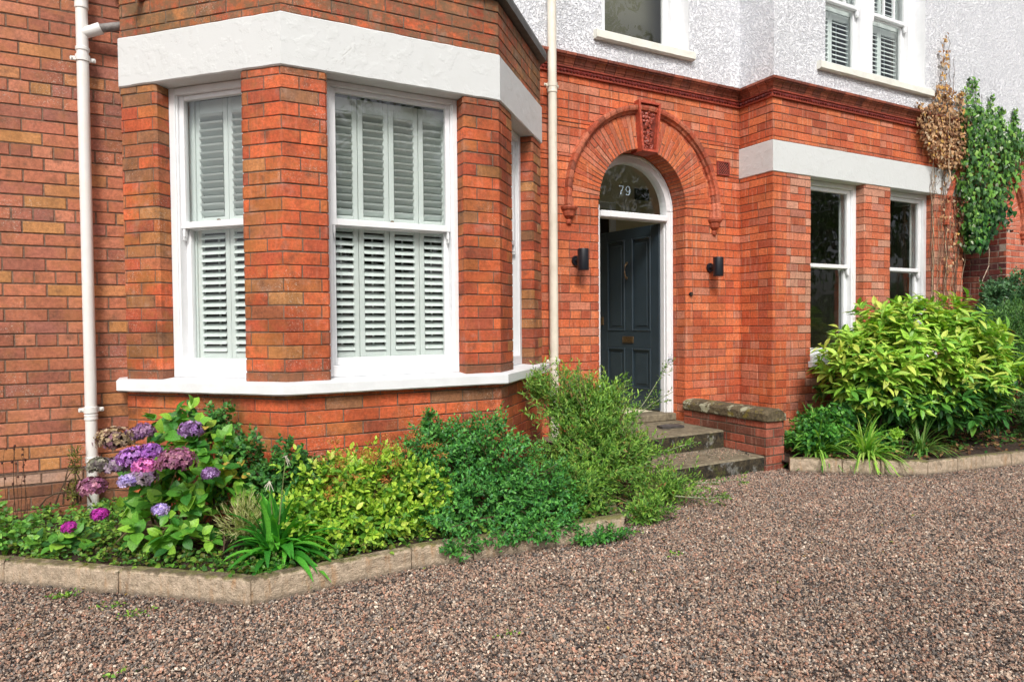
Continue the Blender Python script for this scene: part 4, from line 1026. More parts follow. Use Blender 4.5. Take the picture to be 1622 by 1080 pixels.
tag(mb.build('gravel', M['stone']), kind='stuff')

# ------------------------------------------------------------------ leaves
def leaf_tpl(profile, fold=.25, droop=.25, twist=0.0):
    """profile: list of (t along, half width). returns verts (n,3) x along axis, y across, z normal"""
    V = []
    for (t, hw) in profile:
        z = -droop*t*t; V += [(t, -hw, z+fold*hw), (t, 0, z), (t, hw, z+fold*hw)]
    Q = []
    for i in range(len(profile)-1):
        b = i*3; Q += [(b, b+1, b+4, b+3), (b+1, b+2, b+5, b+4)]
    return np.array(V, float), np.array(Q)
T_OV = leaf_tpl([(0, .01), (.12, .13), (.4, .27), (.72, .2), (1, .01)])
T_OV2 = leaf_tpl([(0, .02), (.25, .33), (.6, .36), (1, .02)], .3, .3)
T_LAN = leaf_tpl([(0, .01), (.2, .09), (.5, .15), (.8, .09), (1, .005)], .35, .35)
T_SM = leaf_tpl([(0, .03), (.5, .24), (1, .03)], .3, .15)
T_NEE = leaf_tpl([(0, .03), (.5, .11), (1, .02)], .2, .1)
T_IVY = leaf_tpl([(-.12, .25), (.05, .5), (.35, .42), (.7, .2), (1, .02)], .15, .2)
T_HY = leaf_tpl([(0, .02), (.15, .22), (.4, .36), (.65, .33), (.85, .18), (1, .01)], .22, .35)
def leaves(mb, tpl, pos_, axis, normal, scale, cols, wscale=1.0):
    TV, TQ = tpl; pos_ = np.asarray(pos_, float); n = len(pos_)
    if n == 0: return
    a = nrm(axis); b = nrm(np.cross(normal, a)); c = np.cross(a, b)
    scale = np.broadcast_to(scale, (n,))
    ws = np.broadcast_to(wscale, (n,))
    V = pos_[:, None]+scale[:, None, None]*(TV[None, :, 0:1]*a[:, None]+TV[None, :, 1:2]*ws[:, None, None]*b[:, None]+TV[None, :, 2:3]*c[:, None])
    m = len(TV); Q = (TQ[None]+m*np.arange(n)[:, None, None]).reshape(-1, 4)
    C = np.repeat(np.asarray(cols), m, 0)
    mb.bulk(V.reshape(-1, 3), Q, C)
def pick(cols, n, wts=None, var=.15):
    cols = np.array([lin(*c) for c in cols]); wts = None if wts is None else np.array(wts, float)/np.sum(wts)
    return cols[rng.choice(len(cols), n, p=wts)]*rng.uniform(1-var, 1+var, (n, 1))
def rand_dir(n): return nrm(rng.normal(0, 1, (n, 3)))
def shoots(mb, tips, dirs, tpl, nl, length, size, cols, wts=None, spread=55, size_var=.25, tipcols=None, tipn=2, wscale=1.0, flat=0.5):
    """leaves spiralling down each shoot"""
    n = len(tips); dirs = nrm(dirs); ref = np.tile([[.31, .2, .93]], (n, 1)); a = nrm(np.cross(dirs, ref)); b = np.cross(dirs, a)
    ph0 = rng.uniform(0, 6.28, n)
    for k in range(nl):
        f = k/max(nl-1, 1); ph = ph0+k*2.4; sp = R(spread)*(0.35+.65*f)+rng.uniform(-.25, .25, n)
        out = np.cos(ph)[:, None]*a+np.sin(ph)[:, None]*b
        ax = np.cos(sp)[:, None]*dirs+np.sin(sp)[:, None]*out
        p = tips-dirs*(length*f*rng.uniform(.85, 1.15, n))[:, None]
        nm = nrm(np.cross(ax, np.cross(dirs, ax)))*(1-flat)+np.array([0, -.25, 1])*flat+rng.normal(0, .25, (n, 3))
        c = pick(tipcols, n) if (tipcols and k < tipn) else pick(cols, n, wts)
        leaves(mb, tpl, p, ax, nm, size*(.6+.4*min(1, f*2+.3))*rng.uniform(1-size_var, 1+size_var, n), c, wscale)
def ell_tips(n, c, rad, inner=.55, lump=.15, zmin=-.6, seed=1, front=True):
    d = rand_dir(n*3)
    d = d[(d[:, 2] > zmin)][:n]; n = len(d)
    lf = 1+lump*(np.sin(d[:, 0]*5+seed)+np.sin(d[:, 1]*6+seed*2)+np.sin(d[:, 2]*7+seed*3))*.7
    r_ = (inner+(1-inner)*rng.random(n)**.5)*lf
    o_ = rng.random(n) < .07; r_[o_] *= rng.uniform(1.05, 1.3, o_.sum())
    p = np.array(c)+d*r_[:, None]*np.array(rad); m_ = float(np.mean(rad))
    pk = np.sin(p[:, 0]*4.2/m_+seed)*np.sin(p[:, 1]*3.7/m_+seed*2)*np.sin(p[:, 2]*4.6/m_+seed*3)
    k_ = (pk > -.30) | (rng.random(n) < .25)
    return p[k_], d[k_]
def stems(mb, base, tips, n, r_=.005, col=(90, 70, 50), sag=.1, seg=5, br=.15):
    idx = rng.choice(len(tips), min(n, len(tips)), replace=False)
    for i in idx:
        b = np.array(base)+rng.normal(0, 1, 3)*np.array([br, br*.5, 0]); t = tips[i]; mid = (b+t)/2+np.array([0, 0, sag])+rng.normal(0, .02, 3)
        ts = np.linspace(0, 1, seg)[:, None]; P_ = (1-ts)**2*b+2*ts*(1-ts)*mid+ts**2*t
        mb.tube(P_, np.linspace(r_, r_*.35, seg), 5, lin(*col)*rng.uniform(.7, 1.2), cap=False)

def clamp_wall(p, margin=.03):
    """keep foliage in front of the bay and the walls"""
    p = p.copy()
    lim = np.full(len(p), YW-margin)
    x = p[:, 0]
    lim = np.where((x > -.19) & (x <= .645), np.minimum(lim, LZ[1]-(x-LZ[0])-margin*1.4), lim)
    lim = np.where((x > .645) & (x <= 2.05), YB-margin, lim)
    lim = np.where((x > 2.05) & (x < 2.84), np.minimum(lim, RZ[1]+(x-RZ[0])-margin*1.4), lim)
    lim = np.where(x > PX0-.05, YP-margin, lim)
    over = p[:, 1] > lim; p[over, 1] = lim[over]-rng.uniform(0, .05, over.sum()); return p

# --- hydrangea
hy = thing('hydrangea', (0.0, 4.05, .08), 'hydrangea bush with purple, mauve and faded heads at the foot of the left downpipe', 'shrub')
mb = MB(); GR = [(104, 160, 58), (82, 142, 50), (60, 118, 46), (134, 180, 64), (50, 100, 46)]
tl = []
for (x, y, z, n) in ((-.05, 4.2, .42, 26), (.04, 4.15, .55, 24), (.12, 4.0, .34, 24), (-.04, 4.15, .28, 18), (.14, 3.8, .2, 18), (.24, 4.0, .6, 20), (.26, 3.85, .42, 20), (.1, 4.2, .74, 12), (.0, 4.3, .5, 14), (.12, 4.1, .72, 9), (-.05, 3.95, .2, 16)):
    t, d = ell_tips(n, (x, y, z), (.17, .14, .13), .3, .1, -.5); tl.append((t, d))
T_ = clamp_wall(np.concatenate([a for a, _ in tl]), .06); D_ = np.concatenate([b for _, b in tl])
D_ = nrm(D_*.8+np.array([0, -.35, .45]))
shoots(mb, T_, D_, T_HY, 4, .05, .078, GR, [4, 4, 3, 4, 1], 75, .25, None, 2, 1.0, .6)
# yellowing leaves
yt = np.array([[.32, 3.9, .56], [.36, 3.88, .52], [.30, 3.88, .50], [.22, 4.0, .74], [.05, 3.95, .24], [.38, 3.86, .47], [.27, 3.85, .53]])
shoots(mb, yt, nrm(np.tile([[.3, -.7, .3]], (7, 1))+rng.normal(0, .3, (7, 3))), T_HY, 2, .02, .07, [(176, 176, 64), (186, 160, 72), (140, 168, 60)], None, 70, .2, None, 2, 1.0, .6)
mb.build('foliage', M['leaf'], hy)
mb = MB(); stems(mb, (0.05, 4.15, .06), T_, 40, .006, (104, 96, 60), .03); mb.build('stems', M['stem'], hy)
HEADS = [(0.097, 'faded'), (0.055, 'mauve'), (0.059, 'mauve'), (0.069, 'purple'), (0.066, 'grey'), (0.069, 'greymauve'), (0.070, 'greymauve'), (0.048, 'lilac'), (0.079, 'violet'), (0.060, 'violet'), (0.059, 'pink'), (0.097, 'dusky'), (0.043, 'purple'), (0.070, 'dusky'), (0.042, 'magenta'), (0.038, 'lilac'), (0.050, 'dusky')]
HC = {'faded': [(150, 132, 104), (120, 100, 96), (168, 150, 128), (120, 88, 100)], 'mauve': [(132, 96, 140), (112, 84, 112), (150, 120, 150)], 'purple': [(140, 104, 164), (112, 82, 126), (164, 138, 184)],
    'grey': [(116, 118, 104), (104, 96, 96), (136, 132, 118)], 'greymauve': [(128, 118, 132), (110, 96, 112), (150, 136, 148), (140, 110, 150)], 'violet': [(156, 100, 184), (136, 84, 164), (176, 130, 200)],
    'pink': [(190, 100, 168), (170, 84, 160), (204, 128, 184)], 'dusky': [(150, 96, 128), (128, 80, 110), (168, 122, 140)], 'magenta': [(176, 60, 160), (150, 48, 140)], 'lilac': [(160, 146, 200), (184, 170, 214), (140, 120, 190)]}
HL = {'faded': 'faded brown and mauve flower head', 'grey': 'greenish grey faded flower head', 'greymauve': 'grey mauve flower head', 'pink': 'bright pink flower head', 'violet': 'bright violet flower head', 'magenta': 'small magenta flower head', 'lilac': 'pale lilac flower head', 'dusky': 'dusky mauve flower head', 'purple': 'purple flower head', 'mauve': 'dull mauve flower head'}
HPOS = [(-0.214, 4.050, 0.695), (-0.129, 4.100, 0.703), (-0.081, 4.100, 0.723), (0.145, 4.000, 0.725), (-0.278, 4.050, 0.565), (-0.204, 4.030, 0.561), (-0.086, 3.850, 0.521), (-0.149, 3.830, 0.516), (-0.125, 3.920, 0.615), (-0.051, 3.900, 0.641), (-0.077, 3.860, 0.576), (0.070, 3.750, 0.609), (0.218, 3.720, 0.534), (-0.317, 4.050, 0.461), (-0.286, 4.000, 0.325), (-0.010, 3.620, 0.405), (0.017, 3.780, 0.593)]
T_PET = leaf_tpl([(0, .05), (.5, .42), (1, .12)], -.15, .1)
def flowerhead(c, r_, kind, parent, y_off=0):
    mb = MB(); n = int(60+r_*1500); d = rand_dir(n*2); d = d[(d[:, 2] > -.45)][:n]; n = len(d)
    p = np.array(c)+d*r_*np.array([1.1, 1.0, .82])*rng.uniform(.74, 1.1, (n, 1)); u_ = nrm(np.cross(d, [.3, .1, .9])); v_ = np.cross(d, u_)
    base = pick(HC[kind], n, None, .42)*1.1; ang = rng.uniform(0, 6.28, n)
    for k in range(4):
        a = ang+k*math.pi/2; ax = np.cos(a)[:, None]*u_+np.sin(a)[:, None]*v_+d*.25
        leaves(mb, T_PET, p, ax, d+rng.normal(0, .25, (n, 3)), .0145*rng.uniform(.8, 1.2, n), base*rng.uniform(.75, 1.25, (n, 1)))
    mb.blob(c, r_*.7, (1.1, 1, .8), lin(*HC[kind][1])*.25)
    o = mb.build('flower_head', M['petal'], parent); o['label'] = HL[kind]
for (p, (r_, kd)) in zip(HPOS, HEADS): flowerhead(p, r_*.86, kd, hy)
hs2 = thing('hydrangea', (-.5, 4.1, .08), 'low hydrangea sprig with one magenta head by the kerb left of the downpipe', 'plant')
flowerhead((-.435, 4.18, .235), .032, 'magenta', hs2)
mb = MB(); T_ = np.array([-.43, 4.17, .16])+rng.normal(0, 1, (9, 3))*np.array([.07, .04, .03]); shoots(mb, T_, np.tile([[0, -.3, .8]], (9, 1)), T_HY, 3, .04, .075, GR, None, 75); mb.build('foliage', M['leaf'], hs2)

# --- strap leaved plant
def strap_plant(name, base, n, L, wdt, cols, label, spread=1.0, lean=(0, -.3), seg=9, cat='plant', lmin=.6, up=(.6, 1.5)):
    t = thing(name, base, label, cat); mb = MB()
    for k in range(n):
        a = rng.uniform(0, 2*math.pi); hd = np.array([math.cos(a), math.sin(a), 0])*spread+np.array([lean[0], lean[1], 0]); l = L*rng.uniform(lmin, 1.1)
        el = rng.uniform(*up); p = np.array(base)+rng.normal(0, .02, 3)*np.array([1, 1, 0]); d = nrm(hd*math.cos(el)+np.array([0, 0, math.sin(el)])); ctr = [p]
        g = rng.uniform(1.2, 2.2)
        for s_ in range(seg): d = nrm(d+np.array([0, 0, -g/seg])); p = p+d*l/seg; ctr.append(p)
        ctr = np.array(ctr); ctr[:, 2] = np.maximum(ctr[:, 2], .02); T2 = np.gradient(ctr, axis=0); side = nrm(np.cross(T2, [0, 0, 1])); up_ = nrm(np.cross(side, T2))
        wd = wdt*rng.uniform(.75, 1.1)*np.array([.5, .8, .95, 1, 1, .95, .85, .65, .4, .05])[:seg+1]
        V = np.stack([ctr-side*wd[:, None]+up_*wd[:, None]*.35, ctr, ctr+side*wd[:, None]+up_*wd[:, None]*.35], 1).reshape(-1, 3)
        Q = np.array([(i*3+j, i*3+j+1, i*3+j+4, i*3+j+3) for i in range(seg) for j in (0, 1)])
        mb.bulk(V, Q, np.tile(pick(cols, 1), (len(V), 1)))
    mb.build('strap_leaves', M['leaf'], t, True); return t
ag = strap_plant('strap_leaved_lily', (.50, 3.56, .09), 130, .375, .0205, [(78, 156, 50), (60, 134, 44), (100, 176, 60), (50, 118, 40)], 'bright green strap leaved lily spilling over the corner of the kerb', .9, (0, -.2), lmin=.5, up=(.45, 1.56))
mb = MB()
for (x, z) in ((.56, .62), (.48, .5)):
    mb.tube([(.50, 3.52, .1), (x*.5+.25, 3.53, z*.6), (x, 3.54, z)], [.004, .003, .002], 5, lin(110, 120, 70))
    for k in range(9): mb.tube([(x, 3.54, z), (x+random.uniform(-.03, .03), 3.54+random.uniform(-.03, .03), z+random.uniform(-.05, .01))], [.003, .001], 4, lin(200, 196, 176))
mb.build('seed_stalk', M['stem'], ag)

# --- shrubs of the left bed
def shrub(name, label, parts, tpl, nl, length, size, cols, wts, spread, m, base, nst=40, tipcols=None, tipn=2, wscale=1.0, up=.5, flat=.5, stemcol=(84, 66, 48), front=-.2, inner=.5, cat='shrub', extra=None, lump=.15, clamp=True):
    t = thing(name, base, label, cat); mb = MB(); allT = []; allD = []
    for i, (c, rad, n) in enumerate(parts):
        T_, D_ = ell_tips(n, c, rad, inner, lump, -.7, i+1); allT.append(T_); allD.append(D_)
    T_ = np.concatenate(allT); D_ = np.concatenate(allD)
    if clamp: T_ = clamp_wall(T_, .05)
    T_[:, 2] = np.maximum(T_[:, 2], .04)
    if extra is not None: T_ = np.concatenate([T_, extra[0]]); D_ = np.concatenate([D_, extra[1]])
    D_ = nrm(D_+np.array([0, front, up])+rng.normal(0, .25, D_.shape))
    shoots(mb, T_, D_, tpl, nl, length, size, cols, wts, spread, .3, tipcols, tipn, wscale, flat)
    mb.build('foliage', M[m], t)
    mb = MB(); stems(mb, base, T_, nst, .006, stemcol, .05); mb.build('stems', M['stem'], t)
    return t
shrub('spirea', 'yellow green shrub with rusty seed heads in the middle of the left bed', [((.88, 3.74, .34), (.30, .24, .25), 330), ((1.15, 3.72, .38), (.28, .24, .25), 280), ((.68, 3.66, .26), (.18, .16, .18), 130), ((1.0, 3.55, .2), (.36, .14, .15), 190), ((1.36, 3.62, .3), (.16, .16, .2), 100)],
    T_OV, 8, .10, .043, [(142, 180, 58), (116, 162, 54), (164, 194, 70), (92, 142, 50), (188, 200, 96), (76, 124, 48)], [4, 4, 3, 3, 1, 2], 62, 'leaf', (1.1, 3.75, .08), 70, [(176, 200, 76), (160, 196, 72)], 2)
mb = MB(); th_ = [o for o in bpy.data.objects if o.name == 'spirea'][0]
for k in range(34):
    c = np.array([rng.uniform(.75, 1.45), rng.uniform(3.48, 3.8), 0]); c[2] = .50+.12*math.sin((c[0]-.7)*3.2)+rng.uniform(-.16, .05)+(c[1]-3.6)*.3
    n = 60; p = c+rng.normal(0, 1, (n, 3))*np.array([.022, .02, .008]); leaves(mb, T_SM, p, rand_dir(n), rand_dir(n), .0115, pick([(176, 112, 66), (150, 84, 56), (184, 132, 76), (140, 110, 50)], n))
mb.build('seed_heads', M['dry'], th_)
shrub('ceanothus', 'dense dark green small leaved shrub trailing over the kerb', [((1.5, 3.74, .40), (.28, .24, .29), 580), ((1.82, 3.72, .44), (.28, .26, .30), 640), ((1.66, 3.5, .24), (.44, .2, .2), 560), ((1.34, 3.82, .46), (.18, .14, .17), 150), ((2.05, 3.48, .26), (.26, .2, .22), 280), ((1.47, 3.9, .68), (.05, .04, .12), 60), ((1.9, 3.27, .12), (.34, .09, .1), 170), ((1.42, 3.29, .1), (.14, .06, .08), 40), ((2.25, 3.18, .05), (.22, .08, .05), 70), ((1.62, 3.9, .62), (.3, .1, .1), 130)],
    T_OV, 8, .08, .027, [(66, 124, 54), (82, 144, 60), (52, 102, 48), (104, 164, 78), (70, 126, 74)], [4, 4, 3, 2, 2], 65, 'leaf_gloss', (1.95, 3.65, .08), 90, [(84, 150, 66), (70, 138, 70)], 1)
ex = []
shrub('escallonia', 'tall feathery green shrub in front of the steps, one branch rising against the door', [((2.66, 3.85, .46), (.40, .34, .38), 820), ((2.86, 3.78, .36), (.40, .3, .32), 640), ((2.6, 4.05, .72), (.32, .26, .26), 420), ((2.42, 3.6, .28), (.28, .22, .22), 300), ((3.1, 3.6, .16), (.32, .18, .14), 220), ((2.84, 4.0, .74), (.24, .18, .2), 240), ((2.5, 4.3, .84), (.2, .14, .14), 90), ((2.75, 3.35, .12), (.25, .14, .1), 110)],
    T_LAN, 12, .17, .036, [(108, 152, 64), (90, 136, 54), (130, 166, 76), (74, 114, 50), (148, 158, 82), (150, 112, 70)], [4, 4, 2, 3, 1, .25], 48, 'leaf', (2.85, 3.9, .08), 130, [(140, 176, 76), (128, 168, 64)], 2, 1.0, .7, .3, (120, 104, 74), -.15, .35, lump=.35)
esc = [o for o in bpy.data.objects if o.name == 'escallonia'][0]
# rising branch and loose sprays
mb = MB(); mbs = MB()
def spray(pts, n, ls=.036, sub=6):
    pts = np.array(pts, float); tt = np.linspace(0, 1, 14); k = len(pts)-1
    C_ = np.array([pts[min(int(t*k), k-1)]*(1-(t*k-min(int(t*k), k-1)))+pts[min(int(t*k), k-1)+1]*(t*k-min(int(t*k), k-1)) for t in tt])
    mbs.tube(C_, np.linspace(.006, .002, 14), 5, lin(134, 140, 110))
    tips = C_[rng.integers(3, 14, n)]+rng.normal(0, 1, (n, 3))*.02; dr = nrm((pts[-1]-pts[0])+rng.normal(0, .14, (n, 3)))
    shoots(mb, tips+dr*.04, dr, T_SM, 8, .07, ls*.8, [(96, 136, 60), (80, 118, 54), (130, 160, 80)], None, 65, .3, None, 2, .9, .3)
spray([(2.95, 4.0, .45), (3.2, 3.95, .68), (3.42, 3.92, .98)], 22); spray([(3.1, 4.0, .55), (3.3, 3.96, .68), (3.46, 3.92, .76)], 12)
spray([(2.9, 4.0, .5), (2.88, 4.0, .68), (2.86, 3.98, .84)], 10); spray([(3.0, 4.0, .5), (3.04, 4.0, .7), (3.06, 3.98, .86)], 10); spray([(2.5, 4.15, .6), (2.45, 4.2, .85), (2.46, 4.2, 1.0)], 8)
spray([(3.2, 3.7, .14), (3.5, 3.6, .12), (3.78, 3.52, .14)], 16); spray([(3.1, 3.5, .1), (3.3, 3.4, .08), (3.5, 3.36, .09)], 14); spray([(3.3, 3.9, .3), (3.5, 3.9, .34), (3.68, 3.9, .36)], 10)
spray([(2.7, 4.1, .7), (2.72, 4.12, .85), (2.72, 4.1, .95)], 8)
mb.build('loose_sprays', M['leaf'], esc); mbs.build('branches', M['stem'], esc, True)
mb = MB(); n = 120; p = np.array([3.43, 3.92, 1.0])+rng.normal(0, 1, (n, 3))*np.array([.012, .012, .016]); leaves(mb, T_SM, p, rand_dir(n), rand_dir(n), .01, pick([(150, 160, 190), (180, 186, 205)], n)); mb.build('blossom', M['petal'], esc)
# --- bramble/valerian patch against the bay behind the lily
shrub('wall_climber', 'mixed green creeper leaning on the canted brick between hydrangea and yellow shrub', [((.42, 3.94, .44), (.17, .12, .26), 230), ((.62, 3.84, .46), (.17, .12, .22), 200), ((.3, 4.15, .72), (.10, .08, .14), 110), ((.72, 3.8, .5), (.12, .1, .1), 50)],
    T_OV2, 7, .08, .03, [(60, 116, 54), (78, 134, 60), (50, 98, 50), (96, 146, 70)], None, 65, 'leaf', (.5, 4.0, .08), 40)
shrub('pale_grass_clump', 'straw coloured thready clump between the hydrangea and the lily', [((.38, 3.72, .28), (.13, .12, .13), 160)], T_NEE, 7, .1, .05, [(170, 174, 120), (150, 160, 96), (190, 186, 140), (120, 140, 70)], None, 35, 'leaf', (.38, 3.75, .08), 5, None, 2, .5, 1.0)
# low weeds along the left bed
mb = MB()
def cover(mb, P0, n, zr, tpl, size, cols, jit=.03):
    p = np.array(P0)[rng.integers(0, len(P0), n)]+rng.normal(0, 1, (n, 3))*np.array([jit, jit, 0]); p[:, 2] = rng.uniform(*zr, n)
    leaves(mb, tpl, p, nrm(rand_dir(n)*np.array([1, 1, .5])+[0, -.2, .2]), nrm(rng.normal(0, .4, (n, 3))+[0, -.3, 1]), size*rng.uniform(.6, 1.3, n), pick(cols, n))
PK = Path(LK); pts_ = []
for t in np.linspace(.1, PK.L-.05, 160):
    for d_ in np.linspace(.09, .36, 5): q = PK.at(t, d_); pts_.append((q[0], q[1], 0))
cover(mb, pts_, 5200, (.08, .15), T_OV2, .026, [(70, 116, 44), (92, 138, 50), (56, 96, 40), (116, 150, 56), (92, 96, 40)])
P2 = [(x, y, 0) for x, y in zip(rng.uniform(-1.6, -.15, 200), rng.uniform(4.1, 5.0, 200)) if y > 3.95-(x+.22)*.84+.1]
cover(mb, P2, 2200, (.08, .19), T_OV2, .026, [(80, 130, 50), (104, 150, 60), (60, 104, 44), (130, 164, 70)])
tag(mb.build('ground_cover', M['leaf']), kind='stuff')
shrub('weed_clump', 'leafy green weeds at the foot of the left wall by the photo edge', [((-.88, 4.55, .26), (.16, .14, .12), 60), ((-.72, 4.42, .2), (.14, .12, .1), 50), ((-.58, 4.3, .16), (.1, .1, .07), 30)], T_HY, 4, .05, .036, [(96, 150, 60), (120, 168, 70), (76, 128, 56)], None, 75, 'leaf', (-.8, 4.5, .08), 14)
tw = thing('dry_stalks', (-.75, 4.9, .1), 'thin dry seed stalks against the left brick wall', 'dry stalks')
mb = MB()
for k in range(7):
    x = -.74+random.uniform(-.06, .06); p = [(x, 4.75, .12)]
    for s_ in range(5): p.append((p[-1][0]+random.uniform(-.012, .012), 4.78+.01*s_, .12+(s_+1)*random.uniform(.075, .1)))
    mb.tube(p, np.linspace(.0022, .001, 6), 4, lin(84, 60, 44))
    for q in p[3:]: mb.blob((q[0]+random.uniform(-.01, .01), q[1], q[2]), .006, (1, 1, 1.3), lin(80, 46, 36))
mb.build('stalks', M['stem'], tw)
tr_ = shrub('fern_tuft', 'small straggly tuft of fern growing beside the foot of the downpipe', [((-.47, 4.9, .45), (.04, .03, .12), 40), ((-.48, 4.86, .28), (.05, .04, .08), 30)], T_NEE, 6, .05, .03, [(110, 116, 56), (140, 140, 70), (84, 96, 46)], None, 45, 'leaf', (-.46, 4.92, .2), 12)

# --- laurel and neighbours
lau = thing('spotted_laurel', (6.4, 3.85, .08), 'large rounded laurel with glossy lime green leaves in front of the right windows', 'shrub')
mb = MB(); parts = [((6.42, 3.92, .88), (.76, .52, .52), 800), ((6.95, 3.85, .86), (.66, .5, .50), 600), ((5.95, 3.98, .80), (.50, .42, .40), 380), ((6.55, 4.0, 1.07), (.66, .45, .44), 380), ((6.75, 3.70, .55), (.62, .36, .30), 300), ((6.15, 3.85, .55), (.4, .3, .25), 130)]
Ts, Ds = [], []
for i, (c, rad, n) in enumerate(parts):
    t, d = ell_tips(n, c, rad, .72, .15, -.85, i+2); Ts.append(t); Ds.append(d)
T_ = clamp_wall(np.concatenate(Ts), .1); D_ = np.concatenate(Ds)
inside = np.zeros(len(T_), bool)
for (c, rad, n) in parts: inside |= ((((T_-np.array(c))/np.array(rad))**2).sum(1) < .40)
T_ = T_[~inside]; D_ = nrm(D_[~inside]+[0, -.1, .35])
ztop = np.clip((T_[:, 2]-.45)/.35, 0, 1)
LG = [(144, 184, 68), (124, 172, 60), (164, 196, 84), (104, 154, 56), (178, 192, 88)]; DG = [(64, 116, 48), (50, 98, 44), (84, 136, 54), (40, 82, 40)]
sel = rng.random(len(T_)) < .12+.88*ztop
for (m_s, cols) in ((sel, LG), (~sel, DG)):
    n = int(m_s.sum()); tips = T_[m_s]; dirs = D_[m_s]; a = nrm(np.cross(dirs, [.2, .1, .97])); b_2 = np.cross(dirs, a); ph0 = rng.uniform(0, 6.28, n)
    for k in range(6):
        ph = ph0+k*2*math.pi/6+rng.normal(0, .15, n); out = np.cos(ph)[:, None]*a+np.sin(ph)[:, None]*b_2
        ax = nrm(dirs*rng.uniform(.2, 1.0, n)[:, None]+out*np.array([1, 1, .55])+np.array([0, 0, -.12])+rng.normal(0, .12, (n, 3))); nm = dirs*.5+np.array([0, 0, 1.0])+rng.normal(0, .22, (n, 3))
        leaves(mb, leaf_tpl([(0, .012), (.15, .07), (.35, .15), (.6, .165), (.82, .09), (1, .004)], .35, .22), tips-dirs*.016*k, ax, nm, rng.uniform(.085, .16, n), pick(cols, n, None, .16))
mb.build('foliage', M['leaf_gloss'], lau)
mb = MB(); stems(mb, (6.4, 4.0, .05), T_, 70, .012, (74, 66, 44), .1, 6, .3); mb.build('stems', M['stem'], lau)
# under-planting
strap_plant('day_lily', (5.2, 3.98, .08), 130, .50, .008, [(110, 164, 60), (86, 140, 52), (140, 184, 80), (64, 116, 44)], 'arching strap leaved clump right behind the wing wall', 1.1, (.1, -.4), lmin=.5)
strap_plant('day_lily', (5.42, 3.68, .10), 100, .42, .009, [(140, 184, 74), (110, 164, 60), (170, 200, 100)], 'yellow green strap leaves drooping over the kerb onto the gravel', .8, (-.1, -.6), lmin=.5)
strap_plant('day_lily', (6.05, 3.58, .10), 60, .42, .007, [(96, 140, 60), (120, 150, 76), (74, 112, 50)], 'thin strap leaves under the middle of the laurel', 1.0, (0, -.3), lmin=.5)
shrub('geranium', 'low green leafy plants under the left side of the laurel', [((5.3, 4.0, .3), (.3, .22, .2), 200), ((5.5, 4.15, .3), (.35, .25, .2), 200), ((5.15, 4.1, .22), (.2, .18, .16), 110), ((5.85, 3.85, .2), (.3, .2, .14), 150), ((5.75, 4.0, .42), (.3, .2, .16), 120)], T_OV2, 6, .06, .042, [(64, 124, 50), (84, 146, 56), (48, 98, 46), (104, 160, 66)], None, 70, 'leaf', (5.5, 4.15, .08), 30)
shrub('yellow_sprig', 'small yellow green leafy sprig under the laurel', [((5.85, 3.68, .27), (.06, .05, .05), 22)], T_OV2, 5, .03, .035, [(160, 200, 80), (140, 184, 64)], None, 70, 'leaf', (5.85, 3.7, .1), 6)
mb = MB()
P3 = [(x, y, 0) for x, y in zip(rng.uniform(4.95, 8.3, 900), rng.uniform(3.0, 4.5, 900)) if y > np.interp(x, [4.85, 5.335, 5.648, 6.284, 6.9, 8.6], [3.84, 3.486, 3.278, 3.191, 3.09, 2.75])+.12]
cover(mb, P3, 1500, (.09, .13), T_OV, .045, [(104, 72, 52), (84, 60, 44), (128, 96, 64), (70, 84, 40), (150, 120, 84)])
cover(mb, P3, 900, (.09, .2), T_OV, .04, [(60, 104, 44), (44, 84, 38)])
tag(mb.build('leaf_litter', M['dry']), kind='stuff')
def bush(name, label, parts, tpl, nl, length, size, cols, base, gloss=True, **kw):
    return shrub(name, label, parts, tpl, nl, length, size, cols, None, 60, 'leaf_gloss' if gloss else 'leaf', base, 60, **kw)
bush('dark_evergreen', 'dark evergreen bush with blue green leaves in front of the arched passage', [((9.0, 4.2, 1.42), (.75, .36, .42), 1300), ((9.8, 4.0, 1.45), (.7, .4, .38), 900), ((8.75, 4.2, 1.0), (.5, .3, .5), 500)], T_OV, 8, .09, .045, [(56, 94, 58), (72, 114, 70), (42, 74, 48), (98, 138, 94)], (9.3, 4.2, .1), clamp=False)
bush('fine_leaved_hedge', 'fine leaved mid green hedge behind the right side of the laurel', [((8.5, 3.9, .95), (.75, .5, .6), 1700), ((8.9, 3.5, .75), (.7, .5, .65), 1300), ((7.95, 3.75, .6), (.45, .4, .5), 620), ((8.0, 3.4, .35), (.5, .3, .3), 400)], T_NEE, 12, .12, .04, [(84, 130, 64), (68, 110, 54), (108, 150, 82), (52, 90, 48)], (8.5, 3.8, .1), False, clamp=False)

# --- ivy
def wall_leaves(mb, poly, n, y, yj, tpl, size, cols, wts=None, down=.8, thick=.08):
    xs = [p[0] for p in poly]; zs = [p[1] for p in poly]; out = []
    while sum(len(o) for o in out) < n:
        p = rng.uniform([min(xs), min(zs)], [max(xs), max(zs)], (n*2, 2)); out.append(p[in_poly(p[:, 0], p[:, 1], poly)])
    p = np.concatenate(out)[:n]; P_ = np.stack([p[:, 0], y-rng.uniform(.01, thick, n), p[:, 1]], 1)
    ax = nrm(np.stack([rng.normal(0, .45, n), rng.uniform(-.35, .05, n), -down+rng.normal(0, .35, n)], 1)); nm = nrm(np.stack([rng.normal(-.15, .3, n), np.full(n, -1.0), rng.uniform(.0, .8, n)], 1))
    leaves(mb, tpl, P_, ax, nm, size*rng.uniform(.55, 1.25, n), pick(cols, n, wts, .2)); return P_
iv = thing('ivy', (9.2, 4.6, .1), 'green ivy hanging over the arched passage at the right edge', 'climbing plant')
IVG = [(84, 128, 56), (104, 150, 62), (54, 92, 42), (134, 170, 84), (62, 98, 54), (178, 190, 164)]
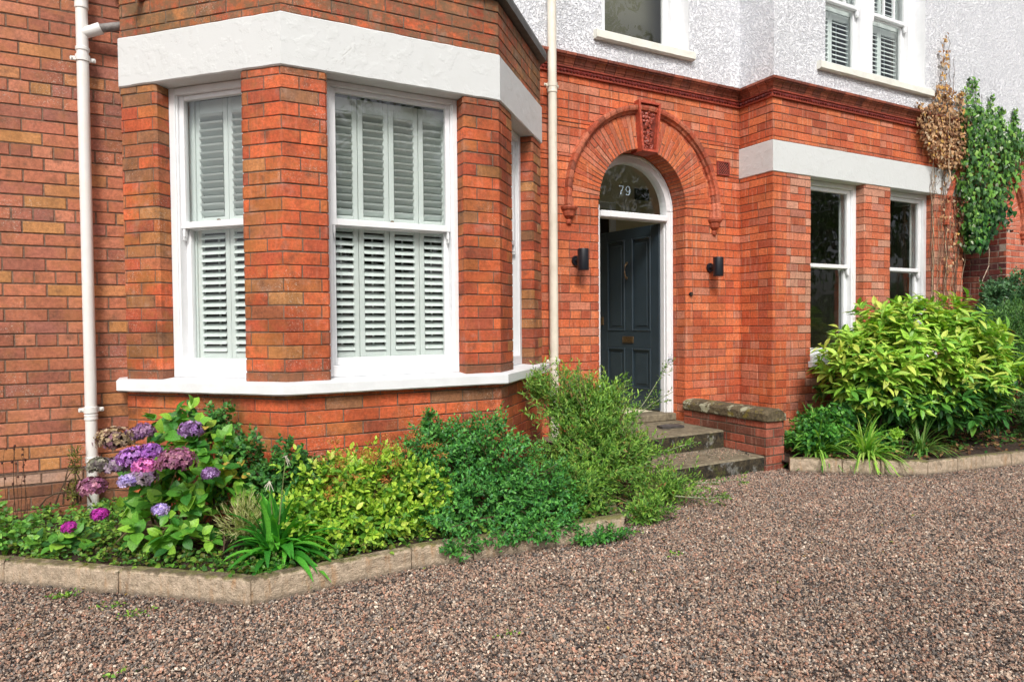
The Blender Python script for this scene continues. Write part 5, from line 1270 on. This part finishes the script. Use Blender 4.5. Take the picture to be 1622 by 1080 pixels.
mb = MB()
wall_leaves(mb, [(8.583, 3.875), (9.021, 3.839), (9.455, 3.687), (9.986, 3.674), (10.55, 3.66), (10.556, 3.35), (9.992, 3.39), (9.701, 3.31), (9.587, 2.947), (9.397, 2.788), (9.21, 2.679), (9.042, 2.512), (8.835, 2.329), (8.661, 2.122), (8.554, 2.102), (8.493, 2.627), (8.382, 3.066), (8.482, 3.45), (8.413, 3.739)], 2300, YP-.01, 0, T_IVY, .056, IVG, [4, 3, 5, 1, 3, .6], thick=.2)
for poly in [[(8.506, 3.677), (8.528, 3.994), (8.604, 4.216), (8.848, 4.218), (8.906, 4.037), (8.966, 3.739)], [(9.024, 3.632), (9.104, 3.951), (9.129, 4.11), (9.217, 3.968), (9.28, 3.665)], [(9.251, 3.661), (9.333, 3.946), (9.42, 3.974), (9.485, 3.651)], [(9.604, 3.627), (9.674, 3.915), (9.718, 4.001), (9.782, 3.849), (9.755, 3.645)]]: wall_leaves(mb, poly, 110, RB-.0, 0, T_IVY, .045, IVG[:4], None, -.2, .05)
wall_leaves(mb, [(8.908, 2.663), (9.553, 2.791), (9.482, 2.586), (9.124, 2.327), (8.846, 2.119), (8.682, 2.112), (8.704, 2.495)], 420, YP+.02, 0, T_IVY, .062, [(40, 84, 36), (54, 110, 44), (30, 64, 32)], None, .8, .2)
mb.build('foliage', M['leaf_gloss'], iv)
dv = thing('dead_ivy', (8.4, 4.6, .1), 'dead brown ivy and bare stems climbing the right end of the projecting wall', 'climbing plant')
mb = MB()
DV = [(160, 124, 90), (134, 100, 74), (182, 148, 112), (104, 76, 58), (184, 146, 84), (170, 150, 124)]
wall_leaves(mb, [(7.642, 3.662), (7.931, 3.811), (7.979, 3.998), (8.243, 4.003), (8.336, 3.833), (8.64, 3.728), (8.642, 3.615), (8.513, 3.337), (8.582, 3.142), (8.255, 3.049), (8.002, 3.082), (7.815, 3.221), (7.668, 3.403)], 1500, YP-.02, 0, T_IVY, .036, DV, [4, 4, 3, 3, 1.5, 2], .8, .12)
wall_leaves(mb, [(8.009, 3.091), (8.63, 3.155), (8.611, 2.638), (8.566, 1.953), (8.279, 1.793), (8.171, 2.236), (8.09, 2.674)], 110, YP-.01, 0, T_IVY, .036, DV, [3, 3, 2, 3, .5, 3], .8, .06)
for poly in [[(8.039, 3.978), (8.086, 4.203), (8.237, 4.302), (8.215, 4.005)], [(8.061, 4.235), (8.082, 4.565), (8.233, 4.667), (8.212, 4.261)], [(7.664, 3.635), (7.627, 3.771), (7.783, 3.759), (7.845, 3.624)], [(8.372, 3.845), (8.501, 4.05), (8.556, 3.871)]]: wall_leaves(mb, poly, 34, RB-.01, 0, T_IVY, .04, DV, None, .5, .05)
mb.build('dead_leaves', M['dry'], dv)
mb = MB(); rs = random.Random(8)
def vine(x, z0, z1, y, r_=.006, wob=.03, col=(120, 96, 74)):
    p = []; xx = x; n = max(int((z1-z0)/.08), 3)
    for k in range(n+1): p.append((xx, y-rs.uniform(.01, .03), z0+(z1-z0)*k/n)); xx += rs.uniform(-wob, wob)
    mb.tube(p, np.linspace(r_, r_*.4, n+1), 5, lin(*col)*rs.uniform(.8, 1.25)); return p
for k in range(22): vine(rs.uniform(7.98, 8.62), .3, rs.uniform(2.9, 3.75), YP, rs.uniform(.003, .008), .022, rs.choice([(120, 96, 74), (150, 128, 104), (96, 74, 58), (176, 156, 130)]))
for k in range(150):
    z = rs.uniform(1.3, 3.7); x = rs.uniform(8.0, 8.6); dx = rs.uniform(-.14, .14); mb.tube([(x, YP-.02, z), (x+dx*.6, YP-.03, z+rs.uniform(0, .06)), (x+dx, YP-.015, z+rs.uniform(.02, .12))], [.003, .002, .001], 4, lin(120, 96, 76)*rs.uniform(.7, 1.3))
vine(8.17, 2.9, 3.75, YP-.1, .009, .012, (196, 170, 140))
for (x, zt) in ((8.07, 4.05), (8.25, 4.62), (8.33, 4.4), (8.2, 4.3), (8.75, 4.2), (8.95, 4.05), (8.62, 4.0)): vine(x, 3.6, zt, RB, .005, .022, (76, 54, 46))
mb.tube([(8.62, YP-.1, 2.3), (8.8, YP-.14, 2.28), (8.95, YP-.16, 2.15), (8.98, YP-.14, 1.95), (8.9, YP-.12, 1.8), (8.86, YP-.1, 1.68)], [.007, .006, .005, .005, .004, .003], 5, lin(176, 160, 140))
mb.build('bare_stems', M['stem'], dv)

# --- small weeds in the gravel
mb = MB()
for (x, y, n, s_) in [(-0.434, 3.786, 60, 0.035), (-0.220, 3.546, 40, 0.030), (-0.115, 3.389, 40, 0.040), (1.368, 3.443, 70, 0.030), (2.258, 3.322, 30, 0.040), (2.421, 3.258, 50, 0.030), (2.495, 2.811, 20, 0.020), (-0.151, 2.828, 16, 0.030), (1.229, 2.407, 14, 0.030), (2.543, 3.231, 20, 0.030)]:
    p = np.array([x, y, .012])+rng.normal(0, 1, (n, 3))*np.array([s_, s_*.6, .004]); p[:, 2] = np.abs(p[:, 2]); leaves(mb, T_OV2, p, nrm(rand_dir(n)+[0, 0, .5]), nrm(rng.normal(0, .4, (n, 3))+[0, 0, 1]), .014*rng.uniform(.6, 1.3, n), pick([(110, 160, 60), (140, 180, 70), (84, 128, 50)], n))
tag(mb.build('gravel_weeds', M['leaf']), kind='stuff')
mb = MB(); p = rng.uniform([-.8, 1.6], [7.5, 4.0], (700, 2)); p = p[in_poly(p[:, 0], p[:, 1], GP)][:190]; n = len(p)
leaves(mb, T_SM, np.stack([p[:, 0], p[:, 1], rng.uniform(.008, .014, n)], 1), nrm(rng.normal(0, 1, (n, 3))*[1, 1, .1]), nrm(rng.normal(0, .3, (n, 3))+[0, 0, 1]), rng.uniform(.010, .026, n), pick([(150, 120, 60), (110, 80, 50), (120, 130, 60), (170, 150, 90)], n))
tag(mb.build('fallen_leaves', M['dry']), kind='stuff')

# ------------------------------------------------------------------ trees behind the camera (seen as reflections in the glass)
def tree(x, y, h, cr, label, seed):
    t = thing('garden_tree', (x, y, 0), label, 'tree', 'trees across the drive behind the photographer'); mb = MB()
    mb.tube([(x, y, 0), (x+.1, y, h*.3), (x-.1, y+.1, h*.6), (x, y, h*.85)], [.28, .2, .14, .05], 10, lin(80, 66, 52))
    rs = random.Random(seed)
    for k in range(14):
        a = rs.uniform(0, 6.28); z = h*rs.uniform(.35, .7); mb.tube([(x, y, z), (x+math.cos(a)*cr*.5, y+math.sin(a)*cr*.5, z+h*.1), (x+math.cos(a)*cr*.85, y+math.sin(a)*cr*.85, z+h*.16)], [.08, .05, .02], 6, lin(80, 66, 52))
    mb.build('trunk', M['stem'], t, True)
    mb = MB(); T_, D_ = ell_tips(900, (x, y, h*.66), (cr, cr, h*.36), .45, .22, -.8, seed)
    shoots(mb, T_, D_, T_OV, 6, .5, .26, [(50, 84, 38), (66, 104, 46), (38, 66, 32), (84, 120, 54)], None, 65, .3); mb.build('crown', M['leaf'], t)
tree(-4.5, -8, 7.5, 2.8, 'broad garden tree across the drive, left of the trees behind the photographer', 1)
tree(.8, -11, 9, 3.2, 'tallest garden tree across the drive behind the photographer', 2)
tree(13.0, -8.0, 12.2, 2.5, 'garden tree across the drive far to the right behind the photographer', 4)
tree(21, -5, 8, 3.4, 'garden tree across the drive beyond the right end of the hedge', 6)
tree(5.6, -9.5, 7, 2.2, 'smaller garden tree between the tall trees behind the photographer', 7)
hd = thing('hedge', (3, -6.5, 0), 'clipped hedge across the drive behind the photographer', 'hedge'); mb = MB()
n = 12000; P_ = rng.uniform([-9, -7.2, 0], [24, -6.2, 2.3], (n, 3)); leaves(mb, T_OV, P_, rand_dir(n), rand_dir(n), .16, pick([(50, 84, 38), (66, 104, 46), (38, 66, 32)], n)); mb.build('foliage', M['leaf'], hd)
